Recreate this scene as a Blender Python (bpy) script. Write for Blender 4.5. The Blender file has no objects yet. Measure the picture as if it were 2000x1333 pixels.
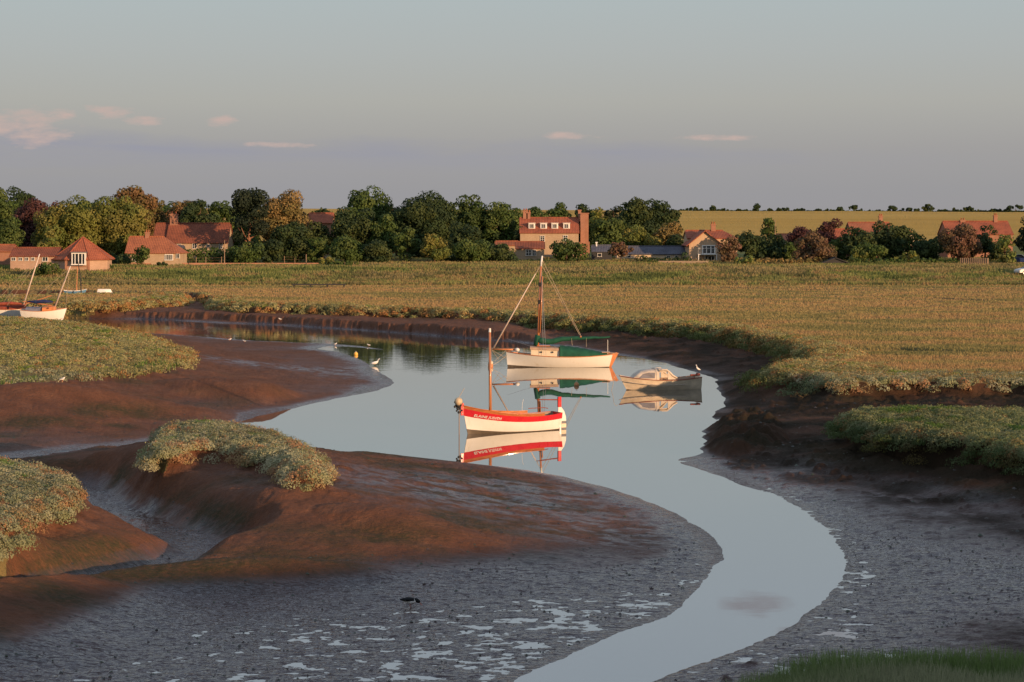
import bpy, math, random
import numpy as np
R = math.radians
rng = np.random.default_rng(7)
random.seed(7)
scene = bpy.context.scene
# ------------------------------------------------------------------ camera
EYE = 9.5
F = 4000.0                                   # focal length in pixels of the 2000 px wide picture
HOR = 440.0
cam_d = bpy.data.cameras.new('camera')
cam = bpy.data.objects.new('camera', cam_d)
scene.collection.objects.link(cam)
cam.location = (0, 0, EYE)
cam.rotation_euler = (R(90), 0, 0)
cam_d.sensor_width = 36; cam_d.lens = 36 * F / 2000
cam_d.shift_y = -(666.5 - HOR) / 2000
cam_d.clip_start = 0.5; cam_d.clip_end = 20000
scene.camera = cam
# ------------------------------------------------------------------ light
SUN_EL, SUN_AZ = 7.7, 44.0                   # azimuth: degrees to the right of straight behind the camera
sd_ = bpy.data.lights.new('sun', 'SUN'); sun = bpy.data.objects.new('sun', sd_)
scene.collection.objects.link(sun)
sd_.energy = 5.0; sd_.angle = R(0.6); sd_.color = (1.0, 0.64, 0.37)
tx, ty, tz = math.sin(R(SUN_AZ)) * math.cos(R(SUN_EL)), -math.cos(R(SUN_AZ)) * math.cos(R(SUN_EL)), math.sin(R(SUN_EL))
from mathutils import Vector, Matrix
sun.rotation_euler = Vector((tx, ty, tz)).to_track_quat('Z', 'Y').to_euler()
w = bpy.data.worlds.new('World'); scene.world = w; w.use_nodes = True
nt = w.node_tree; N = nt.nodes; L = nt.links
for n in list(N): N.remove(n)

def nd(N, t, **k):
    n = N.new(t)
    for a, b in k.items():
        if a == 'inp':
            for i, v in b.items(): n.inputs[i].default_value = v
        else: setattr(n, a, b)
    return n
def mth(nt, op, a, b=None, c=None, clamp=False):
    n = nt.nodes.new('ShaderNodeMath'); n.operation = op; n.use_clamp = clamp
    for i, v in enumerate((a, b, c)):
        if v is None: continue
        if isinstance(v, (int, float)): n.inputs[i].default_value = v
        else: nt.links.new(v, n.inputs[i])
    return n.outputs[0]
def mixc(nt, fac, a, b, mode='MIX'):
    n = nt.nodes.new('ShaderNodeMix'); n.data_type = 'RGBA'; n.blend_type = mode
    for i, v in ((0, fac), (6, a), (7, b)):
        if isinstance(v, (int, float)): n.inputs[i].default_value = v
        elif isinstance(v, tuple): n.inputs[i].default_value = (*v[:3], 1)
        else: nt.links.new(v, n.inputs[i])
    return n.outputs[2]
def ramp(nt, fac, stops, interp='LINEAR'):
    n = nt.nodes.new('ShaderNodeValToRGB'); n.color_ramp.interpolation = interp
    e = n.color_ramp.elements
    while len(e) < len(stops): e.new(0.5)
    for i, (p, c) in enumerate(stops):
        e[i].position = p
        e[i].color = (*c, 1) if isinstance(c, tuple) else (c, c, c, 1)
    if fac is not None: nt.links.new(fac, n.inputs[0])
    return n
def noise(nt, vec, scale, detail=4, rough=0.55, dist=0.0):
    n = nt.nodes.new('ShaderNodeTexNoise'); n.inputs['Scale'].default_value = scale
    n.inputs['Detail'].default_value = detail; n.inputs['Roughness'].default_value = rough
    n.inputs['Distortion'].default_value = dist
    if vec is not None: nt.links.new(vec, n.inputs['Vector'])
    return n
def mapping(nt, vec, scale=(1, 1, 1), rot=(0, 0, 0), loc=(0, 0, 0)):
    n = nt.nodes.new('ShaderNodeMapping'); n.inputs['Scale'].default_value = scale
    n.inputs['Rotation'].default_value = rot; n.inputs['Location'].default_value = loc
    nt.links.new(vec, n.inputs[0]); return n.outputs[0]
def s2l(*c):
    return tuple(((x / 255) / 12.92 if x / 255 <= 0.04045 else ((x / 255 + 0.055) / 1.055) ** 2.4) for x in c)

tc = N.new('ShaderNodeTexCoord')
sep = N.new('ShaderNodeSeparateXYZ'); L.new(tc.outputs['Generated'], sep.inputs[0])
X_, Y_, Z_ = sep.outputs
hyp = mth(nt, 'SQRT', mth(nt, 'ADD', mth(nt, 'MULTIPLY', X_, X_), mth(nt, 'MULTIPLY', Y_, Y_)))
elev = mth(nt, 'DIVIDE', Z_, mth(nt, 'MAXIMUM', hyp, 0.001))             # tangent of the elevation
azim = mth(nt, 'ARCTAN2', X_, Y_)
sky = nd(N, 'ShaderNodeTexSky', sky_type='NISHITA')
sky.sun_disc = False; sky.sun_elevation = R(SUN_EL); sky.sun_rotation = R(180 - SUN_AZ)
sky.air_density = 1.0; sky.dust_density = 1.5; sky.ozone_density = 1.5
SK = 0.10
skc = mixc(nt, 1.0, sky.outputs[0], (SK, SK, SK), 'MULTIPLY')
evening = ramp(nt, mth(nt, 'MULTIPLY', elev, 2.0, clamp=True), [
    (0.0, s2l(157, 155, 158)), (0.035, s2l(158, 157, 160)), (0.075, s2l(164, 162, 163)), (0.12, s2l(176, 175, 171)),
    (0.17, s2l(178, 182, 182)), (0.22, s2l(178, 187, 189)), (0.36, s2l(184, 194, 202)), (0.6, s2l(182, 194, 208)), (1.0, s2l(168, 184, 208))])
col = mixc(nt, 0.90, skc, evening.outputs[0])
# bank of mauve cloud low over the village, pink tops to the left, small wisps higher up
cv = N.new('ShaderNodeCombineXYZ'); L.new(azim, cv.inputs[0]); L.new(elev, cv.inputs[1])
cn = noise(nt, mapping(nt, cv.outputs[0], (9, 30, 1)), 1.0, 5, 0.55)
top = mth(nt, 'ADD', mth(nt, 'MULTIPLY', azim, -0.022), mth(nt, 'ADD', 0.0425, mth(nt, 'MULTIPLY', mth(nt, 'SUBTRACT', cn.outputs[0], 0.5), 0.034)))
edge = mth(nt, 'MULTIPLY', mth(nt, 'SUBTRACT', top, elev), 110.0, clamp=True)
lowf = mth(nt, 'ADD', 0.22, mth(nt, 'MULTIPLY', mth(nt, 'SUBTRACT', elev, 0.026), 70.0, clamp=True), clamp=True)
rightf = mth(nt, 'MULTIPLY', mth(nt, 'SUBTRACT', 0.26, azim), 5.0, clamp=True)
st = noise(nt, mapping(nt, cv.outputs[0], (14, 130, 1), loc=(3, 1, 0)), 1.0, 5, 0.6)
stf = mth(nt, 'MULTIPLY', mth(nt, 'SUBTRACT', st.outputs[0], 0.33), 3.5, clamp=True)
band = mth(nt, 'MULTIPLY', mth(nt, 'MULTIPLY', edge, lowf), mth(nt, 'MULTIPLY', rightf, mth(nt, 'ADD', mth(nt, 'MULTIPLY', stf, 0.55), 0.5)))
col = mixc(nt, mth(nt, 'MULTIPLY', band, 0.85), col, s2l(152, 153, 165))
PUFFS = [(-0.240, .0485, .030, .0075), (-0.228, .043, .018, .0065), (-0.217, .0530, .009, .0035), (-0.194, .0545, .013, .0042), (-0.178, .050, .012, .0025), (-0.140, .0505, .008, .0040),
         (-0.115, .039, .022, .0016), (0.028, .0435, .016, .0022), (0.1, .0425, .02, .0018)]
pf = None
pn = noise(nt, mapping(nt, cv.outputs[0], (75, 230, 1), loc=(0.7, 4, 0)), 1.0, 5, 0.6)
for a0, e0, ra, re in PUFFS:
    da = mth(nt, 'DIVIDE', mth(nt, 'SUBTRACT', azim, a0), ra); de = mth(nt, 'DIVIDE', mth(nt, 'SUBTRACT', elev, e0), re)
    r2 = mth(nt, 'ADD', mth(nt, 'MULTIPLY', da, da), mth(nt, 'MULTIPLY', de, de))
    v = mth(nt, 'SUBTRACT', 1.0, r2)
    pf = v if pf is None else mth(nt, 'MAXIMUM', pf, v)
pf = mth(nt, 'MULTIPLY', mth(nt, 'ADD', pf, mth(nt, 'MULTIPLY', mth(nt, 'SUBTRACT', pn.outputs[0], 0.52), 4.2)), 0.75, clamp=True)
col = mixc(nt, mth(nt, 'MULTIPLY', pf, 0.9), col, s2l(196, 174, 166))
# two small clouds higher than the picture, seen only mirrored in the creek
pf2 = None
for a0, e0, ra, re in [(0.118, .184, .020, .0065), (0.150, .200, .024, .008), (0.03, .27, .05, .012)]:
    da = mth(nt, 'DIVIDE', mth(nt, 'SUBTRACT', azim, a0), ra); de = mth(nt, 'DIVIDE', mth(nt, 'SUBTRACT', elev, e0), re)
    v = mth(nt, 'SUBTRACT', 1.0, mth(nt, 'ADD', mth(nt, 'MULTIPLY', da, da), mth(nt, 'MULTIPLY', de, de)))
    pf2 = v if pf2 is None else mth(nt, 'MAXIMUM', pf2, v)
pf2 = mth(nt, 'MULTIPLY', mth(nt, 'ADD', pf2, mth(nt, 'MULTIPLY', mth(nt, 'SUBTRACT', pn.outputs[0], 0.5), 2.0)), 0.9, clamp=True)
col = mixc(nt, mth(nt, 'MULTIPLY', pf2, 0.6), col, s2l(150, 138, 142))
bg = N.new('ShaderNodeBackground'); L.new(col, bg.inputs[0]); bg.inputs[1].default_value = 0.86
wo = N.new('ShaderNodeOutputWorld'); L.new(bg.outputs[0], wo.inputs[0])
vs = scene.view_settings; vs.view_transform = 'Standard'; vs.look = 'None'; vs.exposure = 0.22; vs.gamma = 1.0
try:
    scene.cycles.max_bounces = 5; scene.cycles.diffuse_bounces = 2; scene.cycles.glossy_bounces = 3
    scene.cycles.transparent_max_bounces = 4; scene.cycles.caustics_reflective = False
except Exception: pass

# ------------------------------------------------------------------ helpers
def at(px, py, z=0.0):
    """the world point at height z seen at a pixel of the 2000 px picture"""
    s = (py - HOR) / (EYE - z)
    return ((px - 1000) / s, F / s)
def W(px, py, D):
    s = F / D
    return Vector(((px - 1000) / s, D, EYE - (py - HOR) / s))
def DD(D):
    return 290 + (D - 290) * 0.6 if 290 < D < 540 else D
def link(o): scene.collection.objects.link(o); return o
def tag(o, label=None, cat=None, group=None, kind=None):
    if label: o['label'] = label
    if cat: o['category'] = cat
    if group: o['group'] = group
    if kind: o['kind'] = kind
    return o
def empty(name, loc, rz=0.0, label=None, cat=None, group=None):
    o = bpy.data.objects.new(name, None); o.location = loc; o.rotation_euler = (0, 0, rz); o.empty_display_size = 0.3
    return tag(link(o), label, cat, group)
def npmesh(name, verts, faces, mat, parent=None, smooth=False, attrs=None, colors=None, matidx=None):
    """verts (n,3), faces (m,k) with constant k"""
    verts = np.asarray(verts, np.float32); faces = np.asarray(faces, np.int32)
    me = bpy.data.meshes.new(name); k = faces.shape[1]
    me.vertices.add(len(verts)); me.vertices.foreach_set('co', verts.ravel())
    me.loops.add(faces.size); me.loops.foreach_set('vertex_index', faces.ravel())
    me.polygons.add(len(faces)); me.polygons.foreach_set('loop_start', np.arange(0, faces.size, k, dtype=np.int32))
    me.polygons.foreach_set('loop_total', np.full(len(faces), k, np.int32))
    if smooth: me.polygons.foreach_set('use_smooth', np.ones(len(faces), bool))
    for m in (mat if isinstance(mat, (list, tuple)) else [mat]): me.materials.append(m)
    if matidx is not None: me.polygons.foreach_set('material_index', np.asarray(matidx, np.int32))
    if attrs:
        for a, v in attrs.items():
            at_ = me.attributes.new(a, 'FLOAT', 'POINT'); at_.data.foreach_set('value', np.asarray(v, np.float32).ravel())
    if colors is not None:
        c = np.ones((len(verts), 4), np.float32); c[:, :3] = colors
        ca = me.attributes.new('tint', 'FLOAT_COLOR', 'POINT'); ca.data.foreach_set('color', c.ravel())
    me.update(calc_edges=True)
    o = bpy.data.objects.new(name, me)
    if parent: o.parent = parent
    return link(o)
class MB:
    """collects polygons of any size and builds ONE mesh object"""
    def __init__(s): s.v = []; s.f = []
    def add(s, vs, fs):
        b = len(s.v); s.v += [tuple(v) for v in vs]; s.f += [tuple(b + i for i in f) for f in fs]; return s
    def box(s, c, d, M=None):
        x, y, z = (q / 2 for q in d)
        P = [Vector((sx * x, sy * y, sz * z)) for sz in (-1, 1) for sy in (-1, 1) for sx in (-1, 1)]
        if M is not None: P = [M @ p for p in P]
        P = [p + Vector(c) for p in P]
        return s.add(P, [(0, 2, 3, 1), (4, 5, 7, 6), (0, 1, 5, 4), (2, 6, 7, 3), (0, 4, 6, 2), (1, 3, 7, 5)])
    def bar(s, a, b, r0, r1=None, n=8, cap=True):
        a = Vector(a); b = Vector(b); r1 = r0 if r1 is None else r1
        t = (b - a).normalized(); u = t.orthogonal().normalized(); w_ = t.cross(u)
        P = []
        for p, r in ((a, r0), (b, r1)):
            for i in range(n):
                q = 2 * math.pi * i / n; P.append(p + u * math.cos(q) * r + w_ * math.sin(q) * r)
        fs = [(i, (i + 1) % n, n + (i + 1) % n, n + i) for i in range(n)]
        if cap: fs += [tuple(range(n - 1, -1, -1)), tuple(range(n, 2 * n))]
        return s.add(P, fs)
    def tube(s, pts, r, n=6):
        rs = r if isinstance(r, (list, tuple)) else [r] * len(pts)
        pts = [Vector(p) for p in pts]; P = []
        for i, p in enumerate(pts):
            t = (pts[min(i + 1, len(pts) - 1)] - pts[max(i - 1, 0)]).normalized()
            u = t.cross(Vector((0.13, 0.9, 0.4))).normalized(); w_ = t.cross(u)
            for k in range(n):
                q = 2 * math.pi * k / n; P.append(p + (u * math.cos(q) + w_ * math.sin(q)) * rs[i])
        fs = []
        for i in range(len(pts) - 1):
            for k in range(n): fs.append((i * n + k, i * n + (k + 1) % n, (i + 1) * n + (k + 1) % n, (i + 1) * n + k))
        fs += [tuple(range(n - 1, -1, -1)), tuple(range((len(pts) - 1) * n, len(pts) * n))]
        return s.add(P, fs)
    def ball(s, c, r, n=10, m=7):
        rx, ry, rz = r if isinstance(r, (tuple, list)) else (r, r, r)
        P = [(c[0], c[1], c[2] + rz)]
        for i in range(1, m):
            a = math.pi * i / m
            for k in range(n):
                q = 2 * math.pi * k / n; P.append((c[0] + rx * math.sin(a) * math.cos(q), c[1] + ry * math.sin(a) * math.sin(q), c[2] + rz * math.cos(a)))
        P.append((c[0], c[1], c[2] - rz)); e = len(P) - 1; fs = []
        for k in range(n): fs.append((0, 1 + k, 1 + (k + 1) % n)); fs.append((e, 1 + (m - 2) * n + (k + 1) % n, 1 + (m - 2) * n + k))
        for i in range(m - 2):
            for k in range(n): fs.append((1 + i * n + k, 1 + (i + 1) * n + k, 1 + (i + 1) * n + (k + 1) % n, 1 + i * n + (k + 1) % n))
        return s.add(P, fs)
    def lathe(s, c, prof, n=12):
        P = [(c[0] + r * math.cos(2 * math.pi * k / n), c[1] + r * math.sin(2 * math.pi * k / n), c[2] + z) for r, z in prof for k in range(n)]
        fs = [(i * n + k, i * n + (k + 1) % n, (i + 1) * n + (k + 1) % n, (i + 1) * n + k) for i in range(len(prof) - 1) for k in range(n)]
        fs += [tuple(range(n - 1, -1, -1)), tuple(range((len(prof) - 1) * n, len(prof) * n))]
        return s.add(P, fs)
    def build(s, name, mat, parent=None, smooth=False, bevel=0.0):
        me = bpy.data.meshes.new(name); me.from_pydata(s.v, [], s.f); me.materials.append(mat)
        if smooth: me.polygons.foreach_set('use_smooth', np.ones(len(me.polygons), bool))
        me.update(); o = bpy.data.objects.new(name, me)
        if parent: o.parent = parent
        if bevel:
            b = o.modifiers.new('bevel', 'BEVEL'); b.width = bevel; b.segments = 2; b.limit_method = 'ANGLE'
        return link(o)

_tab = rng.random((256, 256)).astype(np.float64)
def vnoise(x, y):
    xi = np.floor(x); yi = np.floor(y); fx = x - xi; fy = y - yi
    fx = fx * fx * (3 - 2 * fx); fy = fy * fy * (3 - 2 * fy)
    a = xi.astype(np.int64) & 255; b = yi.astype(np.int64) & 255; a1 = (a + 1) & 255; b1 = (b + 1) & 255
    return (_tab[a, b] * (1 - fx) + _tab[a1, b] * fx) * (1 - fy) + (_tab[a, b1] * (1 - fx) + _tab[a1, b1] * fx) * fy
def fbm(x, y, oct=4, gain=0.5):
    """about -1..1"""
    t = 0.0; amp = 1.0; tot = 0.0
    for i in range(oct):
        c, s_ = math.cos(0.7 * i + .3), math.sin(0.7 * i + .3)
        t = t + amp * (vnoise((x * c - y * s_) * 2 ** i + 17.3 * i, (x * s_ + y * c) * 2 ** i + 5.1 * i) * 2 - 1)
        tot += amp; amp *= gain
    return t / tot
def sstep(a, b, x):
    t = np.clip((x - a) / (b - a), 0, 1); return t * t * (3 - 2 * t)
def sdist(x, y, poly):
    """signed distance to a polygon, positive inside"""
    x = np.asarray(x, float); y = np.asarray(y, float)
    d2 = np.full(x.shape, 1e18); ins = np.zeros(x.shape, bool); n = len(poly)
    for i in range(n):
        ax, ay = poly[i]; bx, by = poly[(i + 1) % n]
        ex, ey = bx - ax, by - ay; l2 = ex * ex + ey * ey + 1e-12
        t = np.clip(((x - ax) * ex + (y - ay) * ey) / l2, 0, 1)
        d2 = np.minimum(d2, (x - ax - t * ex) ** 2 + (y - ay - t * ey) ** 2)
        if (ay > by) == (ay < by): continue
        c = ((ay > y) != (by > y)) & (x < (bx - ax) * (y - ay) / (by - ay) + ax)
        ins ^= c
    d = np.sqrt(d2); return np.where(ins, d, -d)
def smoothpoly(p, k=3):
    """Catmull-Rom through the points"""
    n = len(p); out = []
    for i in range(n):
        p0, p1, p2, p3 = (np.array(p[(i + j) % n]) for j in (-1, 0, 1, 2))
        for t in np.arange(k) / k:
            out.append(tuple(0.5 * ((2 * p1) + (-p0 + p2) * t + (2 * p0 - 5 * p1 + 4 * p2 - p3) * t * t + (-p0 + 3 * p1 - 3 * p2 + p3) * t ** 3)))
    return out
# ------------------------------------------------------------------ the lie of the land
MZ = 1.5                                       # height of the marsh above the water
def ply(pts, z): return [at(x, y, z) for x, y in pts]
WATER = ply([(305, 624), (400, 628), (546, 635), (700, 645), (800, 652), (900, 660), (1000, 667), (1100, 678), (1190, 692), (1250, 699), (1310, 712),
    (1366, 726), (1422, 742), (1460, 766), (1471, 779), (1458, 795), (1425, 806), (1392, 826), (1380, 850), (1390, 872), (1408, 886), (1370, 893), (1326, 901),
    (1400, 920), (1480, 950), (1560, 990), (1620, 1030), (1655, 1080), (1660, 1125), (1620, 1170), (1560, 1220), (1480, 1262), (1380, 1300), (1290, 1335), (1150, 1420), (900, 1560),
    (760, 1560), (930, 1400), (1010, 1325), (1110, 1285), (1210, 1237), (1300, 1205), (1345, 1165), (1376, 1120), (1380, 1075), (1372, 1050), (1350, 1030), (1300, 1000), (1200, 968), (1100, 940),
    (1040, 927), (960, 917), (850, 908), (760, 905), (700, 906), (640, 915), (560, 893), (500, 852), (466, 824),
    (510, 806), (560, 792), (620, 778), (690, 767), (740, 757), (760, 750), (745, 735), (720, 713), (690, 698), (655, 687), (620, 682), (640, 676), (700, 679),
    (760, 684), (700, 676), (640, 672), (546, 668), (450, 664), (350, 657), (230, 650), (100, 645), (-100, 640), (-300, 630), (-300, 612), (-50, 616), (150, 620)], 0.0)
POOL = ply([(60, 975), (135, 945), (170, 930), (240, 905), (285, 886), (330, 872), (360, 884), (300, 905), (240, 925), (190, 942), (150, 955), (90, 985)], 0.0)
M_MAIN = ply([(-900, 558), (-300, 562), (0, 566), (200, 569), (330, 570), (395, 574), (418, 583), (432, 592), (500, 597), (560, 598), (700, 602), (850, 607), (1000, 613), (1130, 622),
    (1250, 629), (1400, 642), (1500, 659), (1570, 676), (1603, 691), (1590, 703), (1540, 706), (1524, 716), (1532, 728), (1590, 734), (1640, 746), (1700, 743), (1850, 744), (2000, 745), (2300, 750),
    (2900, 700), (3400, 560), (3400, 545), (-900, 545)], MZ)
M_ISLE = ply([(-300, 577), (0, 580), (150, 576), (300, 574), (345, 575), (360, 579), (345, 585), (300, 589), (230, 592), (120, 594), (0, 590), (-300, 584)], MZ)
M_LEFT = ply([(-500, 600), (-100, 616), (0, 622), (100, 628), (190, 638), (270, 656), (320, 674), (352, 692), (340, 704), (305, 718), (220, 730), (100, 740), (0, 745), (-200, 760), (-700, 760)], MZ)
M_BLUFF = ply([(1672, 812), (1700, 800), (1850, 800), (2000, 802), (2300, 808), (2600, 920), (2400, 920), (2100, 890), (2000, 872), (1900, 856), (1800, 845), (1730, 838), (1688, 826)], 1.7)
M_MOUND = ply([(305, 880), (318, 856), (350, 842), (420, 836), (480, 846), (530, 862), (580, 892), (610, 925), (585, 930), (555, 908), (500, 896), (460, 882), (400, 880), (350, 882), (320, 892)], 1.9)
M_CLUMP = ply([(-300, 900), (-60, 896), (0, 900), (50, 910), (92, 928), (106, 950), (100, 972), (80, 985), (40, 1000), (0, 1022), (-60, 1050), (-300, 1080)], 1.9)
M_NEAR = ply([(1240, 1420), (1350, 1365), (1500, 1325), (1680, 1300), (1860, 1296), (2000, 1300), (2300, 1330), (2300, 1700), (1300, 1500)], 1.2)
CLUMP2 = ply([(1388, 842), (1400, 815), (1440, 800), (1500, 806), (1540, 828), (1530, 856), (1480, 868), (1420, 872), (1396, 864)], 0.5)
WATER, POOL, M_MAIN, M_ISLE, M_LEFT, M_BLUFF, M_MOUND, M_CLUMP, M_NEAR, CLUMP2 = (smoothpoly(p, 2) for p in (WATER, POOL, M_MAIN, M_ISLE, M_LEFT, M_BLUFF, M_MOUND, M_CLUMP, M_NEAR, CLUMP2))
def sdm(x, y, poly):
    xs = [p[0] for p in poly]; ys = [p[1] for p in poly]; out = np.full(x.shape, -60.0); M_ = 14
    m = (x > min(xs) - M_) & (x < max(xs) + M_) & (y > min(ys) - M_) & (y < max(ys) + M_)
    if m.any(): out[m] = np.maximum(sdist(x[m], y[m], poly), -60)
    return out
# outline, steepness of the scarp, height of the scarp foot, reach of the mud skirt below it, dome
SKIRTS = [(M_MAIN, 0.45, 0.78, 8.5, 0.0), (M_ISLE, 0.5, 0.8, 5.0, 0.1), (M_LEFT, 1.2, 1.15, 12.0, 0.25), (M_BLUFF, 0.35, 0.65, 7.0, 0.15),
          (M_MOUND, 0.5, 1.55, 12.0, 0.25), (M_CLUMP, 0.4, 1.35, 6.5, 0.3), (M_NEAR, 0.8, 0.5, 2.0, 0.0)]
HUMPS = []      # ridges of mud: (x, y, along, across, angle, height)
def hump(px, py, z, la, lb, ang, h): X, Y = at(px, py, z); HUMPS.append((X, Y, la, lb, R(ang), h))
hump(90, 800, 0.6, 8.5, 3.0, 8, 1.15)
hump(-20, 815, 0.6, 6, 3, 0, 0.55)
hump(430, 765, 0.5, 9, 4, -14, 0.75)
hump(250, 880, 0.2, 5.5, 1.6, 14, 0.38)
hump(640, 1045, 0.4, 7.0, 2.6, -30, 0.75)
hump(480, 1120, 0.4, 5.5, 1.5, 12, 0.60)
hump(780, 1060, 0.3, 4.0, 2.6, -12, 0.34)
hump(215, 1090, 0.4, 2.6, 1.4, -12, 0.42)
hump(30, 1140, 0.4, 4.5, 1.6, -8, 0.48)
hump(1430, 845, 0.3, 1.6, 1.0, 0, 0.30)
CHX, CHY = zip(*[at(*q) for q in [(150, 634), (300, 642), (546, 651), (700, 660), (850, 672), (1000, 692), (1090, 705)]])
def gully(pts): return [at(*q, 0.25) for q in pts]
GULLIES = [(gully([(130, 945), (200, 985), (300, 1030), (405, 1062)]), 1.3, 2.3, 0.16), (gully([(405, 1060), (320, 1096), (180, 1133), (40, 1160), (-100, 1190)]), 0.40, 1.5, 0.10),
           (gully([(480, 828), (400, 842), (300, 856), (150, 870), (0, 886), (-200, 900)]), 0.75, 2.6, 0.05)]
CREEKLETS = [ply(q, MZ) for q in ([(1230, 566), (1420, 563), (1600, 567), (1800, 568), (2050, 563), (2300, 566)], [(640, 558), (800, 556), (960, 560), (1180, 556)], [(380, 552), (560, 555), (700, 552)],
             [(1640, 690), (1760, 684), (1900, 690), (2100, 686)], [(1820, 583), (1930, 588), (2080, 585)], [(-50, 556), (150, 560), (300, 558)])]
def pdist(x, y, pts):
    d2 = np.full(x.shape, 1e9)
    for (ax, ay), (bx, by) in zip(pts[:-1], pts[1:]):
        ex, ey = bx - ax, by - ay; t = np.clip(((x - ax) * ex + (y - ay) * ey) / (ex * ex + ey * ey), 0, 1); d2 = np.minimum(d2, (x - ax - t * ex) ** 2 + (y - ay - t * ey) ** 2)
    return np.sqrt(d2)
def height(x, y, fine=True):
    """z, marsh (signed distance into the nearest marsh), dw (distance from the water), kind masks"""
    x = np.asarray(x, float); y = np.asarray(y, float)
    k = np.clip(y / 90.0, 0.7, 1.6)
    wx = x + 0.30 * k * fbm(x / 1.6 + 9, y / 1.6, 4) + 0.5 * fbm(x / 7, y / 7 + 4, 2)
    wy = y + 0.45 * k * fbm(x / 1.6 - 31, y / 1.6 + 7, 4) + 0.5 * fbm(x / 7 + 60, y / 7, 2)
    soft = 0.35
    dw = -np.maximum(sdm(x + (wx - x) * soft, y + (wy - y) * soft, WATER), sdm(x + (wx - x) * soft, y + (wy - y) * soft, POOL))
    g = 0.028 + 0.02 * sstep(70, 110, y) + 0.13 * sstep(3, 9, x) * sstep(86, 94, y)
    z = np.where(dw > 0, 0.62 * (1 - np.exp(-np.maximum(dw, 0) * g / 0.62)) + 0.02 * (1 - np.exp(-np.maximum(dw, 0) / 0.5)), np.maximum(dw * 0.10, -0.7))
    # the flat near the camera is so level that films of water stand on it
    near = sstep(70, 58, y - 0.15 * x) * sstep(12, 7, x) * (dw > -0.4)
    z = np.where(z > 0, z * (1 - 0.90 * near * sstep(-17, -9, x + (60 - y) * 0.3)), z)
    for hx, hy, la, lb, an, h in HUMPS:
        c, s_ = math.cos(an), math.sin(an); dx = x - hx; dy = y - hy
        a = (dx * c + dy * s_) / la; b = (-dx * s_ + dy * c) / lb
        q = a * a + b * b
        z = z + 1.3 * h * np.exp(-q * 1.5) * sstep(-0.5, 2.0, dw)
    marsh = np.full(x.shape, -60.0); best = np.full(x.shape, 0.0)
    for poly, run, foot, reach, dome in SKIRTS:
        d = sdm(wx, wy, poly)
        topz = MZ - (0.3 if poly is M_NEAR else -0.4 if poly is M_CLUMP else -0.6 if poly is M_MOUND else -0.2 if poly is M_BLUFF else 0.0)
        if poly is M_BLUFF: d = d * 1.0
        inside = topz + dome * sstep(0, 5, d) - 0.12 * np.exp(-np.maximum(d, 0) / 0.3)
        t = np.clip(-d / run, 0, 1)
        scarp = topz - 0.12 - (topz - 0.12 - foot) * (t ** 0.7)
        sk = foot * np.clip(1 - (-d - run) / reach, 0, 1) ** (1.5 if poly is M_MOUND else 2.3 if poly is M_MAIN else 1.7)
        p = np.where(d > 0, inside, np.where(-d < run, scarp, sk))
        if poly is M_MOUND:      # the mud skirt of the mound runs out to the right and towards the camera
            pass
        z = np.where(d > -(run + reach), np.maximum(z, p * sstep(-2.5, 0.3, dw) + z * (1 - sstep(-2.5, 0.3, dw))), z)
        marsh = np.maximum(marsh, d)
    # the far bank: a ledge of mud that drops straight into the creek, scored by rills
    Yc = np.interp(x, CHX, CHY); north = (y > Yc) & (y < 235) & (x < 6) & (x > -70)
    dr = dw + 0.55 * fbm(x / 0.35, y / 9.0, 4, 0.7) + 0.35 * fbm(x / 2.3 + 7, y / 5, 2) + 0.25
    ledge = (0.80 + 0.10 * fbm(x / 2.5, y / 3, 2)) * sstep(0.0, 1.3, dr) * sstep(6.0, -2.0, x)
    z = np.where(north & (dw > 0), np.maximum(z, ledge), z)
    for gp, w0, w1, fl in GULLIES:
        gd = pdist(x + (wx - x) * 0.8, y + (wy - y) * 0.8, gp); t_ = sstep(w0 * 0.5, w1, gd)
        z = np.where((gd < w1) & (z > fl), fl + (z - fl) * t_, z)
    dc = sdm(wx, wy, CLUMP2)
    z = np.where(dc > -0.7, np.maximum(z, (0.80 + 0.35 * fbm(x / 0.55, y / 0.6, 4)) * sstep(-0.7, 0.9, dc) - 0.1), z)
    for cp in CREEKLETS:
        cd = pdist(wx, wy, cp); z = z - 0.75 * sstep(1.5, 0.5, cd)
    # behind the marsh: sea bank, village ground, hills
    far = sstep(262, 268, y)
    z = z * (1 - far) + np.maximum(z, MZ) * far
    marsh = np.where(y > 266, np.maximum(marsh, y - 266), marsh)
    bank = sstep(272, 300, y + 3 * fbm(x / 14, y / 14, 2))
    z = z + bank * (1.70 + 0.12 * fbm(x / 4, y / 4, 3)) + 0.9 * sstep(298, 380, y)
    hill = np.clip((y - 560) / 900, 0, 1)
    hill = hill * hill * (3 - 2 * hill)
    z = z + hill * (15.6 - 0.0052 * np.clip(x, -400, 700) + 0.6 * fbm(x / 150, y / 150, 2)) * (1 - 0.55 * sstep(1500, 2600, y))
    if fine:
        mud = sstep(0.1, -0.3, marsh)
        rel = sstep(-0.3, 0.6, dw)
        pn = fbm(x / 0.50, y / 0.36, 5, 0.66)
        cr = np.abs(fbm(x / 0.9 + 3, y / 0.9, 3))
        z = z + mud * rel * ((0.052 - 0.026 * near) * pn + 0.14 * (1 - near) * sstep(0.05, 0.5, z) * fbm(x / 2.8, y / 4.0, 4) - 0.035 * (1 - near) * np.exp(-cr * 14) * sstep(0.08, 0.3, z))
        z = z + near * mud * (0.001 + 0.008 * sstep(3.0, 0.3, dw))
        rip = fbm(x / 0.34 + y * 0.35, y / 0.24, 4, 0.6)
        z = z + mud * rel * 0.042 * rip * sstep(100, 80, y)
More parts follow.
